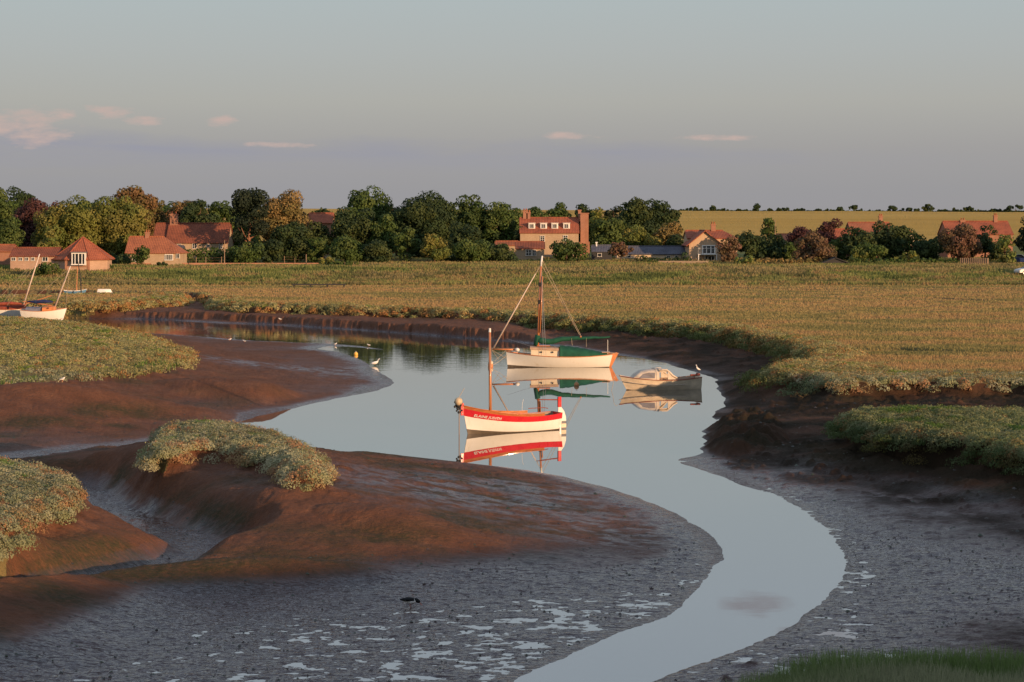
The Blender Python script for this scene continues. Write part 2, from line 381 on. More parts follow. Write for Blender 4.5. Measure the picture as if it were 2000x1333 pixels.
        clod = sstep(0.25, 0.7, fbm(x / 0.5 + 50, y / 0.6, 3)) * np.exp(-((marsh + 3.0) / 2.6) ** 2)
        z = z + mud * clod * 0.17 * (x > 3) * sstep(-0.2, 0.8, dw)
        z = z + mud * (x > 1) * sstep(0, 2, dw) * sstep(-9, -1.0, marsh) * (0.16 * fbm(x / 1.3, y / 2.0, 4) + 0.10 * np.abs(fbm(x / 0.6 + y / 3, y / 2.2, 3)))
        # broken faces of the scarp
        z = z + mud * np.exp(-((marsh + 0.6) / 0.8) ** 2) * 0.18 * fbm(x / 0.8, y / 0.8, 3)
        z = z + (1 - mud) * (y < 266) * 0.07 * fbm(x / 1.7, y / 1.7, 3)
    # sea bank the camera stands on; unseen right crest shaped to shade the foreground
    yc = np.interp(x, [-60, -2, 6, 26, 38, 43, 50, 55, 60, 120], [5, 4, 4.5, 11, 17, 21, 31, 45, 60, 200])
    cam_bank = (7.4 + 0.3 * sstep(5, 25, x)) * sstep(yc + 17, yc + 2, y) * sstep(yc - 22, yc - 8, y)
    z = np.where(y < yc + 18, np.maximum(z, cam_bank), z)
    return z, marsh, dw
# ------------------------------------------------------------------ materials
def new_mat(name):
    m = bpy.data.materials.new(name); m.use_nodes = True; nt = m.node_tree
    b = nt.nodes['Principled BSDF']; return m, nt, b
def obco(nt): return nt.nodes.new('ShaderNodeNewGeometry').outputs['Position']
def lc(nt): return nt.nodes.new('ShaderNodeTexCoord').outputs['Object']
def bump(nt, b, h, strength=0.3, dist=0.02):
    n = nt.nodes.new('ShaderNodeBump'); n.inputs['Strength'].default_value = strength; n.inputs['Distance'].default_value = dist
    nt.links.new(h, n.inputs['Height']); nt.links.new(n.outputs[0], b.inputs['Normal']); return n
def simple(name, col, rough=0.6, var=0.25, scale=6.0, spec=0.5, metal=0.0, bmp=0.0, dirt=None, stretch=(1, 1, 1)):
    m, nt, b = new_mat(name)
    v = mapping(nt, lc(nt), stretch); n = noise(nt, v, scale, 5, 0.6)
    lo = tuple(c * (1 - var) for c in col); hi = tuple(min(1, c * (1 + var)) for c in col)
    c = ramp(nt, n.outputs[0], [(0.3, lo), (0.7, hi)]).outputs[0]
    if dirt:
        n2 = noise(nt, mapping(nt, v, (1, 1, 0.3)), scale * 0.45, 6, 0.7)
        f = ramp(nt, n2.outputs[0], [(0.5, 0.0), (0.75, 1.0)]).outputs[0]
        c = mixc(nt, mth(nt, 'MULTIPLY', f, 0.6), c, dirt)
    nt.links.new(c, b.inputs['Base Color']); b.inputs['Metallic'].default_value = metal
    r = mth(nt, 'ADD', mth(nt, 'MULTIPLY', n.outputs[0], 0.25), rough - 0.12, clamp=True); nt.links.new(r, b.inputs['Roughness'])
    b.inputs['Specular IOR Level'].default_value = spec
    if bmp: bump(nt, b, n.outputs[0], bmp, 0.02)
    return m
def planks(name, col, seam=9.0, rough=0.35, axis=2, spec=0.5, var=0.12, dirt=None):
    """painted clinker planking: fine horizontal seams, a little grime"""
    m, nt, b = new_mat(name); p = lc(nt); s = nt.nodes.new('ShaderNodeSeparateXYZ'); nt.links.new(p, s.inputs[0])
    fr = mth(nt, 'FRACT', mth(nt, 'MULTIPLY', s.outputs[axis], seam))
    line = mth(nt, 'MULTIPLY', mth(nt, 'ABSOLUTE', mth(nt, 'SUBTRACT', fr, 0.5)), 2.0)
    n = noise(nt, mapping(nt, p, (1, 1, 0.4)), 2.5, 6, 0.65)
    c = ramp(nt, n.outputs[0], [(0.3, tuple(x * (1 - var) for x in col)), (0.7, col)]).outputs[0]
    if dirt: c = mixc(nt, ramp(nt, n.outputs[0], [(0.55, 0.0), (0.8, 0.6)]).outputs[0], c, dirt)
    nt.links.new(c, b.inputs['Base Color']); b.inputs['Roughness'].default_value = rough; b.inputs['Specular IOR Level'].default_value = spec
    bump(nt, b, ramp(nt, line, [(0.0, 1.0), (0.86, 0.95), (1.0, 0.0)]).outputs[0], 0.35, 0.006); return m
def tinted(name, rough=0.75, spec=0.25, trans=0.0):
    m, nt, b = new_mat(name)
    a = nt.nodes.new('ShaderNodeAttribute'); a.attribute_name = 'tint'
    nt.links.new(a.outputs['Color'], b.inputs['Base Color']); b.inputs['Roughness'].default_value = rough; b.inputs['Specular IOR Level'].default_value = spec
    if trans:
        t = nt.nodes.new('ShaderNodeBsdfTranslucent'); nt.links.new(a.outputs['Color'], t.inputs[0])
        mx = nt.nodes.new('ShaderNodeMixShader'); mx.inputs[0].default_value = trans
        out = nt.nodes['Material Output']; nt.links.new(b.outputs[0], mx.inputs[1]); nt.links.new(t.outputs[0], mx.inputs[2]); nt.links.new(mx.outputs[0], out.inputs[0])
    return m
M = {}
M['leaf'] = tinted('leaf', 0.7, 0.2, 0.30)
M['blade'] = tinted('grass blade', 0.75, 0.12, 0.45)
# mud: red-brown silt, algae in patches, wet sheen
m, nt, b = new_mat('creek mud'); p = obco(nt)
wet = nt.nodes.new('ShaderNodeAttribute'); wet.attribute_name = 'wet'
alg = nt.nodes.new('ShaderNodeAttribute'); alg.attribute_name = 'algae'
n1 = noise(nt, p, 0.9, 7, 0.62); n2 = noise(nt, mapping(nt, p, (1, 1.6, 1)), 5.5, 6, 0.65); n2b = noise(nt, mapping(nt, p, (1, 1.6, 1)), 5.0, 2, 0.5); n3 = noise(nt, mapping(nt, p, (1, 1.3, 1), (0, 0, 0.4)), 22, 3, 0.6)
c = ramp(nt, n1.outputs[0], [(0.3, (0.115, 0.048, 0.025)), (0.55, (0.17, 0.070, 0.036)), (0.75, (0.22, 0.098, 0.052))]).outputs[0]
c = mixc(nt, ramp(nt, n2.outputs[0], [(0.42, 0.0), (0.62, 0.5)]).outputs[0], c, (0.095, 0.052, 0.034))
ga = mth(nt, 'MULTIPLY', alg.outputs['Fac'], ramp(nt, n2.outputs[0], [(0.3, 0.35), (0.6, 1.0)]).outputs[0])
c = mixc(nt, mth(nt, 'MULTIPLY', ga, 0.9), c, (0.045, 0.043, 0.020))
pt = nt.nodes.new('ShaderNodeAttribute'); pt.attribute_name = 'mud_dark'
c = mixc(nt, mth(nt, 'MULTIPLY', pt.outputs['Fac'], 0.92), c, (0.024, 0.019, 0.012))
c = mixc(nt, mth(nt, 'MULTIPLY', wet.outputs['Fac'], 0.75), c, (0.032, 0.023, 0.025))
nt.links.new(c, b.inputs['Base Color'])
rr = mth(nt, 'SUBTRACT', mth(nt, 'ADD', 0.84, mth(nt, 'MULTIPLY', mth(nt, 'SUBTRACT', n2.outputs[0], 0.5), 0.5)), mth(nt, 'MULTIPLY', wet.outputs['Fac'], 0.70), clamp=True)
nt.links.new(rr, b.inputs['Roughness']); b.inputs['IOR'].default_value = 1.45
nt.links.new(mth(nt, 'MULTIPLY', mth(nt, 'ADD', 0.14, mth(nt, 'MULTIPLY', wet.outputs['Fac'], 0.37)), mth(nt, 'SUBTRACT', 1.0, mth(nt, 'MULTIPLY', pt.outputs['Fac'], 0.8))), b.inputs['Specular IOR Level'])
n4 = noise(nt, mapping(nt, p, (0.45, 1, 1), (0, 0, 0.25)), 5.5, 2, 0.5)
dry = mth(nt, 'SUBTRACT', 1.0, wet.outputs['Fac'], clamp=True)
hh = mth(nt, 'ADD', mth(nt, 'MULTIPLY', mth(nt, 'ADD', n2.outputs[0], mth(nt, 'MULTIPLY', n3.outputs[0], 0.4)), dry), mth(nt, 'MULTIPLY', mth(nt, 'ADD', n4.outputs[0], n2b.outputs[0]), mth(nt, 'MULTIPLY', wet.outputs['Fac'], 0.9)))
bump(nt, b, hh, 1.0, 0.085); M['mud'] = m
# ground under the marsh plants
m, nt, b = new_mat('marsh soil'); p = obco(nt)
n1 = noise(nt, mapping(nt, p, (0.35, 1, 1)), 0.22, 6, 0.6); n2 = noise(nt, p, 2.4, 6, 0.7)
c = ramp(nt, n1.outputs[0], [(0.32, (0.15, 0.13, 0.055)), (0.5, (0.24, 0.17, 0.07)), (0.66, (0.30, 0.18, 0.075))]).outputs[0]
c = mixc(nt, ramp(nt, n2.outputs[0], [(0.4, 0.0), (0.7, 0.5)]).outputs[0], c, (0.11, 0.10, 0.04))
nt.links.new(c, b.inputs['Base Color']); b.inputs['Roughness'].default_value = 0.95; b.inputs['Specular IOR Level'].default_value = 0.1
bump(nt, b, n2.outputs[0], 1.0, 0.25); M['soil'] = m
m, nt, b = new_mat('rough grass'); p = obco(nt)
n1 = noise(nt, mapping(nt, p, (0.3, 1, 1)), 0.12, 6, 0.65); n2 = noise(nt, p, 1.6, 6, 0.7)
c = ramp(nt, n1.outputs[0], [(0.35, (0.13, 0.16, 0.045)), (0.55, (0.20, 0.20, 0.065)), (0.7, (0.28, 0.21, 0.09))]).outputs[0]
c = mixc(nt, ramp(nt, n2.outputs[0], [(0.4, 0.0), (0.7, 0.5)]).outputs[0], c, (0.04, 0.05, 0.015))
nt.links.new(c, b.inputs['Base Color']); b.inputs['Roughness'].default_value = 0.95; b.inputs['Specular IOR Level'].default_value = 0.1
bump(nt, b, n2.outputs[0], 1.0, 0.3); M['turf'] = m
m, nt, b = new_mat('barley'); p = obco(nt)
n1 = noise(nt, mapping(nt, p, (0.25, 1, 1)), 0.012, 6, 0.6); n2 = noise(nt, mapping(nt, p, (0.25, 1, 1), (0, 0, 0.1)), 0.11, 5, 0.7)
c = ramp(nt, n1.outputs[0], [(0.3, (0.46, 0.28, 0.06)), (0.5, (0.52, 0.325, 0.075)), (0.7, (0.57, 0.37, 0.10))]).outputs[0]
c = mixc(nt, ramp(nt, n2.outputs[0], [(0.45, 0.0), (0.75, 0.45)]).outputs[0], c, (0.36, 0.23, 0.06))
nt.links.new(c, b.inputs['Base Color']); b.inputs['Roughness'].default_value = 0.9; b.inputs['Specular IOR Level'].default_value = 0.1
n3 = noise(nt, p, 0.9, 2, 0.6)
bump(nt, b, n3.outputs[0], 1.0, 1.6); M['barley'] = m
# water
m, nt, b = new_mat('creek water'); p = obco(nt)
b.inputs['Base Color'].default_value = (0.065, 0.060, 0.050, 1); b.inputs['Roughness'].default_value = 0.012; b.inputs['IOR'].default_value = 1.6
n1 = noise(nt, mapping(nt, p, (0.6, 1.3, 1)), 1.1, 3, 0.5); n2 = noise(nt, mapping(nt, p, (0.5, 1.0, 1)), 0.035, 3, 0.5)
sp = nt.nodes.new('ShaderNodeSeparateXYZ'); nt.links.new(p, sp.inputs[0])
farf = mth(nt, 'MULTIPLY', mth(nt, 'SUBTRACT', sp.outputs[1], 120.0), 0.03, clamp=True)
amp = mth(nt, 'ADD', 0.12, mth(nt, 'MULTIPLY', farf, 1.9))
h = mth(nt, 'MULTIPLY', mth(nt, 'MULTIPLY', n1.outputs[0], amp), ramp(nt, n2.outputs[0], [(0.4, 0.3), (0.62, 1.0)]).outputs[0])
bn = bump(nt, b, h, 1.0, 0.006)
gl = nt.nodes.new('ShaderNodeBsdfGlossy'); gl.inputs['Roughness'].default_value = 0.012; nt.links.new(bn.outputs[0], gl.inputs['Normal']); gl.inputs['Color'].default_value = (0.96, 0.97, 0.98, 1)
mx = nt.nodes.new('ShaderNodeMixShader'); mx.inputs[0].default_value = 0.33; nt.links.new(b.outputs[0], mx.inputs[1]); nt.links.new(gl.outputs[0], mx.inputs[2]); nt.links.new(mx.outputs[0], nt.nodes['Material Output'].inputs[0]); M['water'] = m

# ------------------------------------------------------------------ ground sheets
u = np.concatenate([np.linspace(-0.42, -0.27, 70, endpoint=False), np.linspace(-0.27, 0.27, 960, endpoint=False), np.linspace(0.27, 0.42, 71)])
ys = [37.0]
while ys[-1] < 300: ys.append(ys[-1] + min(ys[-1] ** 2 / 38000 * 1.15, 0.36 if ys[-1] < 240 else 0.8))
ys = np.array(ys); UU, YY = np.meshgrid(u, ys); XX = UU * YY
zz, mm, dw = height(XX, YY)
nu, ny = len(u), len(ys); NF = (nu, ny)
idx = np.arange(nu * ny).reshape(ny, nu)
quads = np.stack([idx[:-1, :-1], idx[:-1, 1:], idx[1:, 1:], idx[1:, :-1]], -1).reshape(-1, 4)
V = np.stack([XX, YY, zz], -1).reshape(-1, 3)
fore = sstep(61, 53, YY - 0.1 * XX); rgt = sstep(4, 7, XX) * sstep(86, 78, YY)
wetv = np.clip(fore * sstep(0.6, 0.22, zz) + rgt * sstep(0.55, 0.25, zz) + 0.75 * sstep(0.13, 0.03, zz) + 0.30 * sstep(0.6, 0.1, zz) * (0.6 + fbm(XX / 3, YY / 3, 3)), 0, 1) * (mm < 0)
for gp, w0, w1, fl in GULLIES:
    gd = pdist(XX, YY, gp); wetv = np.maximum(wetv, 0.85 * sstep(w1 * 0.8, w0 * 0.5, gd + 0.35 * w0 * fbm(XX / 0.7, YY / 0.9, 3)) * (mm < -0.2) * (zz < 0.6))
for px_, py_, la, lb, an in [(950, 990, 7, 6, 0), (560, 720, 7, 4, -10), (1230, 1030, 4, 6, 0), (1050, 960, 5, 4, 0), (700, 720, 4, 8, 0)]:
    X0, Y0 = at(px_, py_, 0.3); q_ = ((XX - X0) / la) ** 2 + ((YY - Y0) / lb) ** 2
    wetv = np.maximum(wetv, 0.80 * np.exp(-q_ ** 1.5) * np.clip(0.65 + 1.5 * fbm(XX / 0.6, YY / 0.45, 4), 0.1, 1) * (mm < -0.3))
wetv = np.clip(wetv, 0, 1)
sh = sstep(0.05, 0.35, zz) * (0.38 + 1.8 * fbm(XX / 2.6, YY / 1.6, 4)) * sstep(1.25, 0.7, zz)
algae = np.clip(sh * 1.2 * sstep(115, 95, YY) + 0.7 * sstep(0.1, 0.5, fbm(XX / 2.5 + 8, YY / 2.5, 3)) * sstep(-0.2, -1.0, mm) * sstep(-5, -1.5, mm), 0, 1)
mud_dark = np.clip(sstep(-12.5, -7.0, mm) * sstep(2.5, 6.5, XX) * (0.8 + 0.5 * fbm(XX / 1.5, YY / 2, 3)) * np.maximum(sstep(0.02, 0.15, zz), (YY > 88) * sstep(-0.02, 0.01, zz)), 0, 1)  # mud colour mixed towards near-black on right bank, lip foot and clump
mud_dark = np.maximum(mud_dark, 0.55 * sstep(-1.6, -0.3, mm) * (0.6 + 0.8 * fbm(XX / 0.8, YY / 1.5, 3)) * (YY > 140))
mud_dark = np.clip(np.maximum(mud_dark, sstep(-1.5, 0.5, sdm(XX, YY, CLUMP2)) * 0.8), 0, 1)
wetv = wetv * (1 - 0.75 * mud_dark)
mq = mm.reshape(-1)[quads].mean(1) > 0.0
def submesh(name, V, Q, mat, A, smooth=True):
    us, inv = np.unique(Q.ravel(), return_inverse=True)
    return npmesh(name, V[us], inv.reshape(-1, 4), mat, smooth=smooth, attrs={k: v.reshape(-1)[us] for k, v in A.items()})
cy = V[quads][:, :, 1].mean(1)
tag(submesh('mud_banks', V, quads[~mq], M['mud'], {'wet': wetv, 'algae': algae, 'mud_dark': mud_dark}), kind='structure')
tag(submesh('marsh_ground', V, quads[mq & (cy < 268)], M['soil'], {}), kind='structure')
tag(submesh('sea_bank_ground', V, quads[mq & (cy >= 268)], M['turf'], {}), kind='structure')
# the wide ground: everything round and beyond the fine sheets, out to the horizon
xs = np.concatenate([-np.geomspace(3500, 120, 45), np.linspace(-115, 115, 116), np.geomspace(120, 3500, 45)])
yb = np.concatenate([np.linspace(-400, -20, 24, endpoint=False), np.linspace(-20, 40, 61, endpoint=False), np.linspace(40, 300, 131, endpoint=False), np.linspace(300, 560, 66, endpoint=False), np.geomspace(560, 9000, 70)])
XB, YB = np.meshgrid(xs, yb); ZB, MBm, DB = height(XB, YB, False)
cover = (np.abs(XB) < 0.41 * YB - 1.0) & (YB > 38.5) & (YB < 298)
ZB = np.where(cover, ZB - 1.6, ZB)
ib = np.arange(XB.size).reshape(XB.shape); qb = np.stack([ib[:-1, :-1], ib[:-1, 1:], ib[1:, 1:], ib[1:, :-1]], -1).reshape(-1, 4)
VB = np.stack([XB, YB, ZB], -1).reshape(-1, 3)
tag(npmesh('ground', VB, qb, M['turf'], smooth=True), kind='structure')
# water
wv = [(-400, 30, 0), (400, 30, 0), (400, 262, 0), (-400, 262, 0)]
tag(npmesh('water', np.array(wv), np.array([[0, 1, 2, 3]]), M['water']), kind='structure')
# barley field on the hill
xf = np.linspace(-420, 900, 60); yf = np.linspace(600, 1480, 60); XF, YF = np.meshgrid(xf, yf); XF = XF * (YF / 1480) 
ZF, _, _ = height(XF, YF, False); i2 = np.arange(XF.size).reshape(XF.shape)
tag(npmesh('barley_field', np.stack([XF, YF, ZF + 0.6], -1).reshape(-1, 3), np.stack([i2[:-1, :-1], i2[:-1, 1:], i2[1:, 1:], i2[1:, :-1]], -1).reshape(-1, 4), M['barley'], smooth=True), kind='structure')
# ------------------------------------------------------------------ marsh plants
def cards(C, Nrm, size, col, aspect=1.0, name='leaves', mat=None, parent=None, bend=0.0):
    """one small quad per point, facing Nrm, rolled at random"""
    n = len(C); Nrm = Nrm / (np.linalg.norm(Nrm, axis=1, keepdims=True) + 1e-9)
    a = rng.normal(size=(n, 3)); T = np.cross(Nrm, a); T /= (np.linalg.norm(T, axis=1, keepdims=True) + 1e-9); B = np.cross(Nrm, T)
    s = np.asarray(size).reshape(-1, 1) * 0.5
    P = np.stack([C - T * s - B * s * aspect * .6, C + T * s * .5 - B * s * aspect, C + T * s + B * s * aspect * .6, C - T * s * .5 + B * s * aspect], 1).reshape(-1, 3)
    return npmesh(name, P, np.arange(4 * n).reshape(n, 4), mat or M['leaf'], parent, colors=np.repeat(col, 4, 0))
def blades(C, h, wd, col, lean=0.35, name='grass', mat=None, dirs=None):
    """one upright triangle-topped blade (a quad tapering to a tip) per point"""
    n = len(C); q = rng.random(n) * 2 * math.pi; T = np.stack([np.cos(q), np.sin(q), np.zeros(n)], 1)
    l = rng.normal(size=(n, 2)) * lean; up = np.stack([l[:, 0], l[:, 1], np.ones(n)], 1) * h[:, None]; wd = wd[:, None]
    P = np.stack([C - T * wd / 2, C + T * wd / 2, C + up + T * wd * .12, C + up - T * wd * .12], 1).reshape(-1, 3)
    return npmesh(name, P, np.arange(4 * n).reshape(n, 4), mat or M['blade'], colors=np.repeat(col, 4, 0))
def pick(n, cols, wts=None):
    return np.asarray(cols)[rng.choice(len(cols), n, p=wts)] * (0.75 + 0.5 * rng.random((n, 1)))
_warp = lambda x, y: (x, y)
def outline_points(poly, step, inner, outer, seg_ok=lambda x, y: True):
    out = []; n = len(poly)
    for i in range(n):
        a = np.array(poly[i]); b = np.array(poly[(i + 1) % n]); Ln = np.linalg.norm(b - a)
        for t in np.arange(0, Ln, step):
            p = a + (b - a) * t / Ln
            if seg_ok(p[0], p[1]): out.append(p)
    return np.array(out)
def invis(x, y, pad=1.03): return (np.abs(x) < 0.25 * y * pad + 1.0)
# --- cushions of sea purslane: lumps of leaves on the marsh and hanging over its edges
def lumps(centres, rad, name, per, leaf, cols, label, squash=0.75):
    n = len(centres); k = per
    d = rng.normal(size=(n, k, 3)); d /= np.linalg.norm(d, axis=2, keepdims=True); d[:, :, 2] = np.abs(d[:, :, 2]) * 1.15 - 0.25
    rr = rad[:, None, None] * (0.82 + 0.28 * rng.random((n, k, 1)))
    wob = 1 + 0.22 * np.sin(d[:, :, :1] * 5 + centres[:, None, :1] * 9) * np.cos(d[:, :, 1:2] * 6 + centres[:, None, 1:2] * 7)
    P = centres[:, None, :] + d * rr * wob * np.array([1, 1, squash])
    Nn = d + rng.normal(size=d.shape) * 0.34
    tone = np.repeat(cols, k, 0) * (0.90 + 0.2 * rng.random((n * k, 1)))
    lf = np.broadcast_to(np.asarray(leaf).reshape(-1, 1), (n, k)).reshape(-1) * (0.7 + 0.6 * rng.random(n * k))
    o = cards(P.reshape(-1, 3), Nn.reshape(-1, 3), lf, tone, 1.5, name)
    return tag(o, label, kind='stuff')
GREY = np.array([[0.21, 0.215, 0.115], [0.25, 0.245, 0.14], [0.19, 0.20, 0.095], [0.28, 0.26, 0.155]])
RUST = np.array([[0.27, 0.15, 0.075], [0.24, 0.17, 0.08]])
GREEN = np.array([[0.11, 0.17, 0.04], [0.14, 0.19, 0.05]])
def purslane(poly, dens, r0, r1, box=None, deep=99.0, hang=0.45, rust=0.12, name='sea_purslane', label='', per=None, leafk=1.0, dark=False):
    xs = [p[0] for p in poly]; ysb = [p[1] for p in poly]
    x0, x1, y0, y1 = min(xs) - 1, max(xs) + 1, min(ysb) - 1, max(ysb) + 1
    if box: x0, x1, y0, y1 = max(x0, box[0]), min(x1, box[1]), max(y0, box[2]), min(y1, box[3])
    n = int((x1 - x0) * (y1 - y0) * dens); x = x0 + rng.random(n) * (x1 - x0); y = y0 + rng.random(n) * (y1 - y0)
    ok = invis(x, y, 1.2); x, y = x[ok], y[ok]
    z, m, dw_ = height(x, y)
    d = m
    keep = (d > -hang) & (d < deep) & ((z > 0.9) | (d < 0.1)) & ~((y < 92) & (x < 16)) if poly is M_MAIN else (d > -hang) & (d < deep); x, y, z, d = x[keep], y[keep], z[keep], d[keep]
    r = r0 + (r1 - r0) * rng.random(len(x))
    over = d < 0.25
    # on the lip the cushions hang down over the scarp
    lip = MZ + (0.6 if poly is M_MOUND else 0.4 if poly is M_CLUMP else 0.2 if poly is M_BLUFF else 0)
    zc = np.where(over, lip - 0.10 - np.clip(-d, 0, 1) * (0.35 + 0.9 * rng.random(len(x))), z - r * 0.25)
    zc = np.maximum(zc, z - 0.1)
    cl = fbm(x / 1.6, y / 1.6, 3)
    c = GREY[rng.integers(0, 4, len(x))].copy()
    rm = (rng.random(len(x)) < rust + 0.5 * over * rng.random(len(x))) & (cl < 0.35); c[rm] = RUST[rng.integers(0, 2, rm.sum())]
    gm = (cl > 0.42) & ~over; c[gm] = GREEN[rng.integers(0, 2, gm.sum())]
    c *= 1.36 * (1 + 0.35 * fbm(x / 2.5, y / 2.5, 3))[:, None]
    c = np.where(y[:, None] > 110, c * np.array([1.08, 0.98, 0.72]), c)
    if dark: c = c * np.array([0.42, 0.52, 0.42])  # shade of the overhang put into the leaf colour
    if poly is M_BLUFF: c *= np.array([0.70, 0.76, 0.60])  # greener, and darkened to put the bluff's shade into the leaves
    C = np.stack([x, y, zc], 1); dist = np.median(y)
    leaf = np.maximum(0.032, 0.00045 * y) * leafk
    pr = per or int(np.clip(3.0 * (np.mean(r) / np.mean(leaf)) ** 2, 20, 300))
    return lumps(C, r, name, pr, leaf, c, label)
purslane(M_MOUND, 13, 0.22, 0.42, label='grey-green sea purslane capping the mud mound in front of the red boat', name='purslane')
purslane(M_CLUMP, 13, 0.22, 0.42, label='grey-green sea purslane on the cut-off clump at the near corner', name='purslane')
purslane(M_BLUFF, 10, 0.25, 0.45, label='green sea purslane with shade tinted into it, hanging over the undercut bluff beside the side creek', name='purslane', rust=0.03)
purslane(M_MAIN, 7, 0.25, 0.45, box=(10, 40, 88, 118), deep=6.0, label='sea purslane edging the marsh above the bend of the creek', name='purslane')
purslane(M_MAIN, 3.6, 0.30, 0.62, box=(-60, 40, 118, 225), deep=2.6, hang=1.0, rust=0.2, label='sea purslane along the far lip of the creek', name='purslane')
purslane(M_MAIN, 3.0, 0.30, 0.6, box=(1, 40, 106, 200), deep=-0.25, hang=1.9, rust=0.05, dark=True, label='sea purslane with shade tinted into it under the marsh lip', name='purslane')
purslane(M_BLUFF, 5.0, 0.25, 0.45, deep=-0.3, hang=1.0, rust=0.02, dark=True, label='fringe with shade tinted into it trailing down the bluff by the side creek', name='purslane')
purslane(M_ISLE, 2.4, 0.35, 0.6, deep=3.5, hang=0.7, rust=0.25, label='sea purslane round the low islet by the beached yachts', name='purslane')
purslane(M_LEFT, 3.0, 0.25, 0.5, box=(-60, -15, 100, 190), deep=30, hang=0.5, rust=0.10, label='soft tufted plants covering the marsh beside the mudflat', name='purslane')
# --- rough marsh grass further off, in streaks of straw, rust and olive
def grassfield(n, y0, y1, name, label, h0, h1, wk, palette, want=None, dens_pow=1.0, lean=0.35, xlim=None):
    # even density on the picture: the nearer the denser
    iy = rng.random(n); y = 1 / ((1 - iy) / y0 + iy / y1) if dens_pow else y0 + iy * (y1 - y0)
    x = (rng.random(n) * 2 - 1) * (0.30 if y1 < 400 and n > 50000 else 0.262) * y
    if xlim: ok = (x > xlim[0]) & (x < xlim[1]); x, y = x[ok], y[ok]
    z, m, dw_ = height(x, y)
    ok = (m > 0.15) if want is None else want(x, y, m, z)
    x, y, z, m = x[ok], y[ok], z[ok], m[ok]
    f = fbm(x / 16, y / 7, 4) + 0.35 * fbm(x / 3, y / 2, 3); t = np.clip(f * 1.2 + 0.5, 0, 0.999)
    pal = np.asarray(palette); ii = t * (len(pal) - 1); i0 = ii.astype(int); fr = (ii - i0)[:, None]
    c = pal[i0] * (1 - fr) + pal[np.minimum(i0 + 1, len(pal) - 1)] * fr
    c = c * (0.82 + 0.36 * rng.random((len(x), 1)))
    h = (h0 + (h1 - h0) * rng.random(len(x))) * (0.8 + 0.4 * np.clip(fbm(x / 2.2 + 40, y / 2.2, 3) + .5, 0, 1))
    return tag(blades(np.stack([x, y, z - 0.03], 1), h, wk * y, c, lean, name), label, kind='stuff')
PAL = [(0.26, 0.23, 0.09), (0.35, 0.28, 0.11), (0.42, 0.30, 0.125), (0.45, 0.28, 0.13), (0.40, 0.28, 0.115), (0.31, 0.26, 0.10)]
grassfield(660000, 95, 280, 'marsh_grass', 'straw and rust coloured salt marsh grass across the far flat', 0.10, 0.20, 0.0006, PAL,
           want=lambda x, y, m, z: (m > 0.2) & ~((x < -12) & (y < 192)))
PALB = [(0.15, 0.17, 0.055), (0.24, 0.27, 0.08), (0.30, 0.28, 0.10), (0.36, 0.24, 0.11), (0.26, 0.27, 0.09), (0.15, 0.14, 0.06), (0.34, 0.27, 0.12)]
grassfield(260000, 268, 345, 'bank_grass', 'rank green grass and weeds on the bank below the village', 0.15, 0.50, 0.0008, PALB, want=lambda x, y, m, z: (y > 272) & ((y < 309) | (x > -28)))
PALG = [(0.13, 0.22, 0.05), (0.18, 0.26, 0.07), (0.27, 0.29, 0.15), (0.15, 0.22, 0.06), (0.30, 0.30, 0.17)]
grassfield(170000, 35, 46, 'cord_grass', 'dark green cord grass in the shade at the near edge of the creek', 0.22, 0.50, 0.00045, PALG,
           want=lambda x, y, m, z: (m > 0) & (x > 0) & (y < 46), lean=0.22)
grassfield(90000, 98, 190, 'samphire', 'bright green fringe of young grass at the marsh edge above the mud', 0.14, 0.3, 0.0008, [(0.10, 0.19, 0.035), (0.14, 0.22, 0.05), (0.20, 0.19, 0.08)],
           want=lambda x, y, m, z: (m > -0.6) & (m < 1.3) & (x < -14) & (fbm(x / 4, y / 4, 2) > -0.35), lean=0.3)

# --- scraps of weed, worm casts and clods scattered over the wet mud
M['weed'] = tinted('weed scraps', 0.5, 0.5)
def scraps(n, y0, y1, xr, name, label, smin, smax, lo=-0.01, hi=0.6):
    y = y0 + rng.random(n) * (y1 - y0); x = (rng.random(n) * 2 - 1) * 0.26 * y
    ok = (x > xr[0]) & (x < xr[1]) & (fbm(x / 1.8, y / 1.2, 3) + 0.6 * rng.random(n) > 0.25); x, y = x[ok], y[ok]
    z, m, dw_ = height(x, y); ok = (m < -0.4) & (z > lo) & (z < hi) & (dw_ > 0.2); x, y, z = x[ok], y[ok], z[ok]; k = len(x)
    s_ = smin + (smax - smin) * rng.random(k) ** 2.5
    base = np.array([(1, 0, .0), (.3, .9, 0), (-.8, .6, 0), (-.7, -.7, 0), (.4, -.9, 0), (.1, 0, .8)])
    a = rng.random(k) * 6.283; ca, sa = np.cos(a), np.sin(a); B = base[None] * (0.7 + 0.6 * rng.random((k, 6, 1)))
    P = np.stack([(B[:, :, 0] * ca[:, None] * 1.4 - B[:, :, 1] * sa[:, None]), (B[:, :, 0] * sa[:, None] * 1.4 + B[:, :, 1] * ca[:, None]), B[:, :, 2]], -1) * s_[:, None, None] + np.stack([x, y, z - 0.006], -1)[:, None, :]
    Fc = np.array([(0, 1, 5), (1, 2, 5), (2, 3, 5), (3, 4, 5), (4, 0, 5)]); Fa = (Fc[None] + (np.arange(k) * 6)[:, None, None]).reshape(-1, 3)
    col = np.repeat(pick(k, [(0.03, 0.028, 0.018), (0.045, 0.03, 0.02), (0.03, 0.04, 0.015)]), 6, 0)
    tag(npmesh(name, P.reshape(-1, 3), Fa, M['weed'], colors=col), label, kind='stuff')
scraps(6000, 39, 64, (-16, 16), 'weed', 'dark scraps of weed and worm casts littering the wet mud', 0.012, 0.05)
scraps(2500, 60, 110, (-30, 20), 'weed', 'small clods and weed on the drier mud', 0.02, 0.08, 0.05, 1.0)
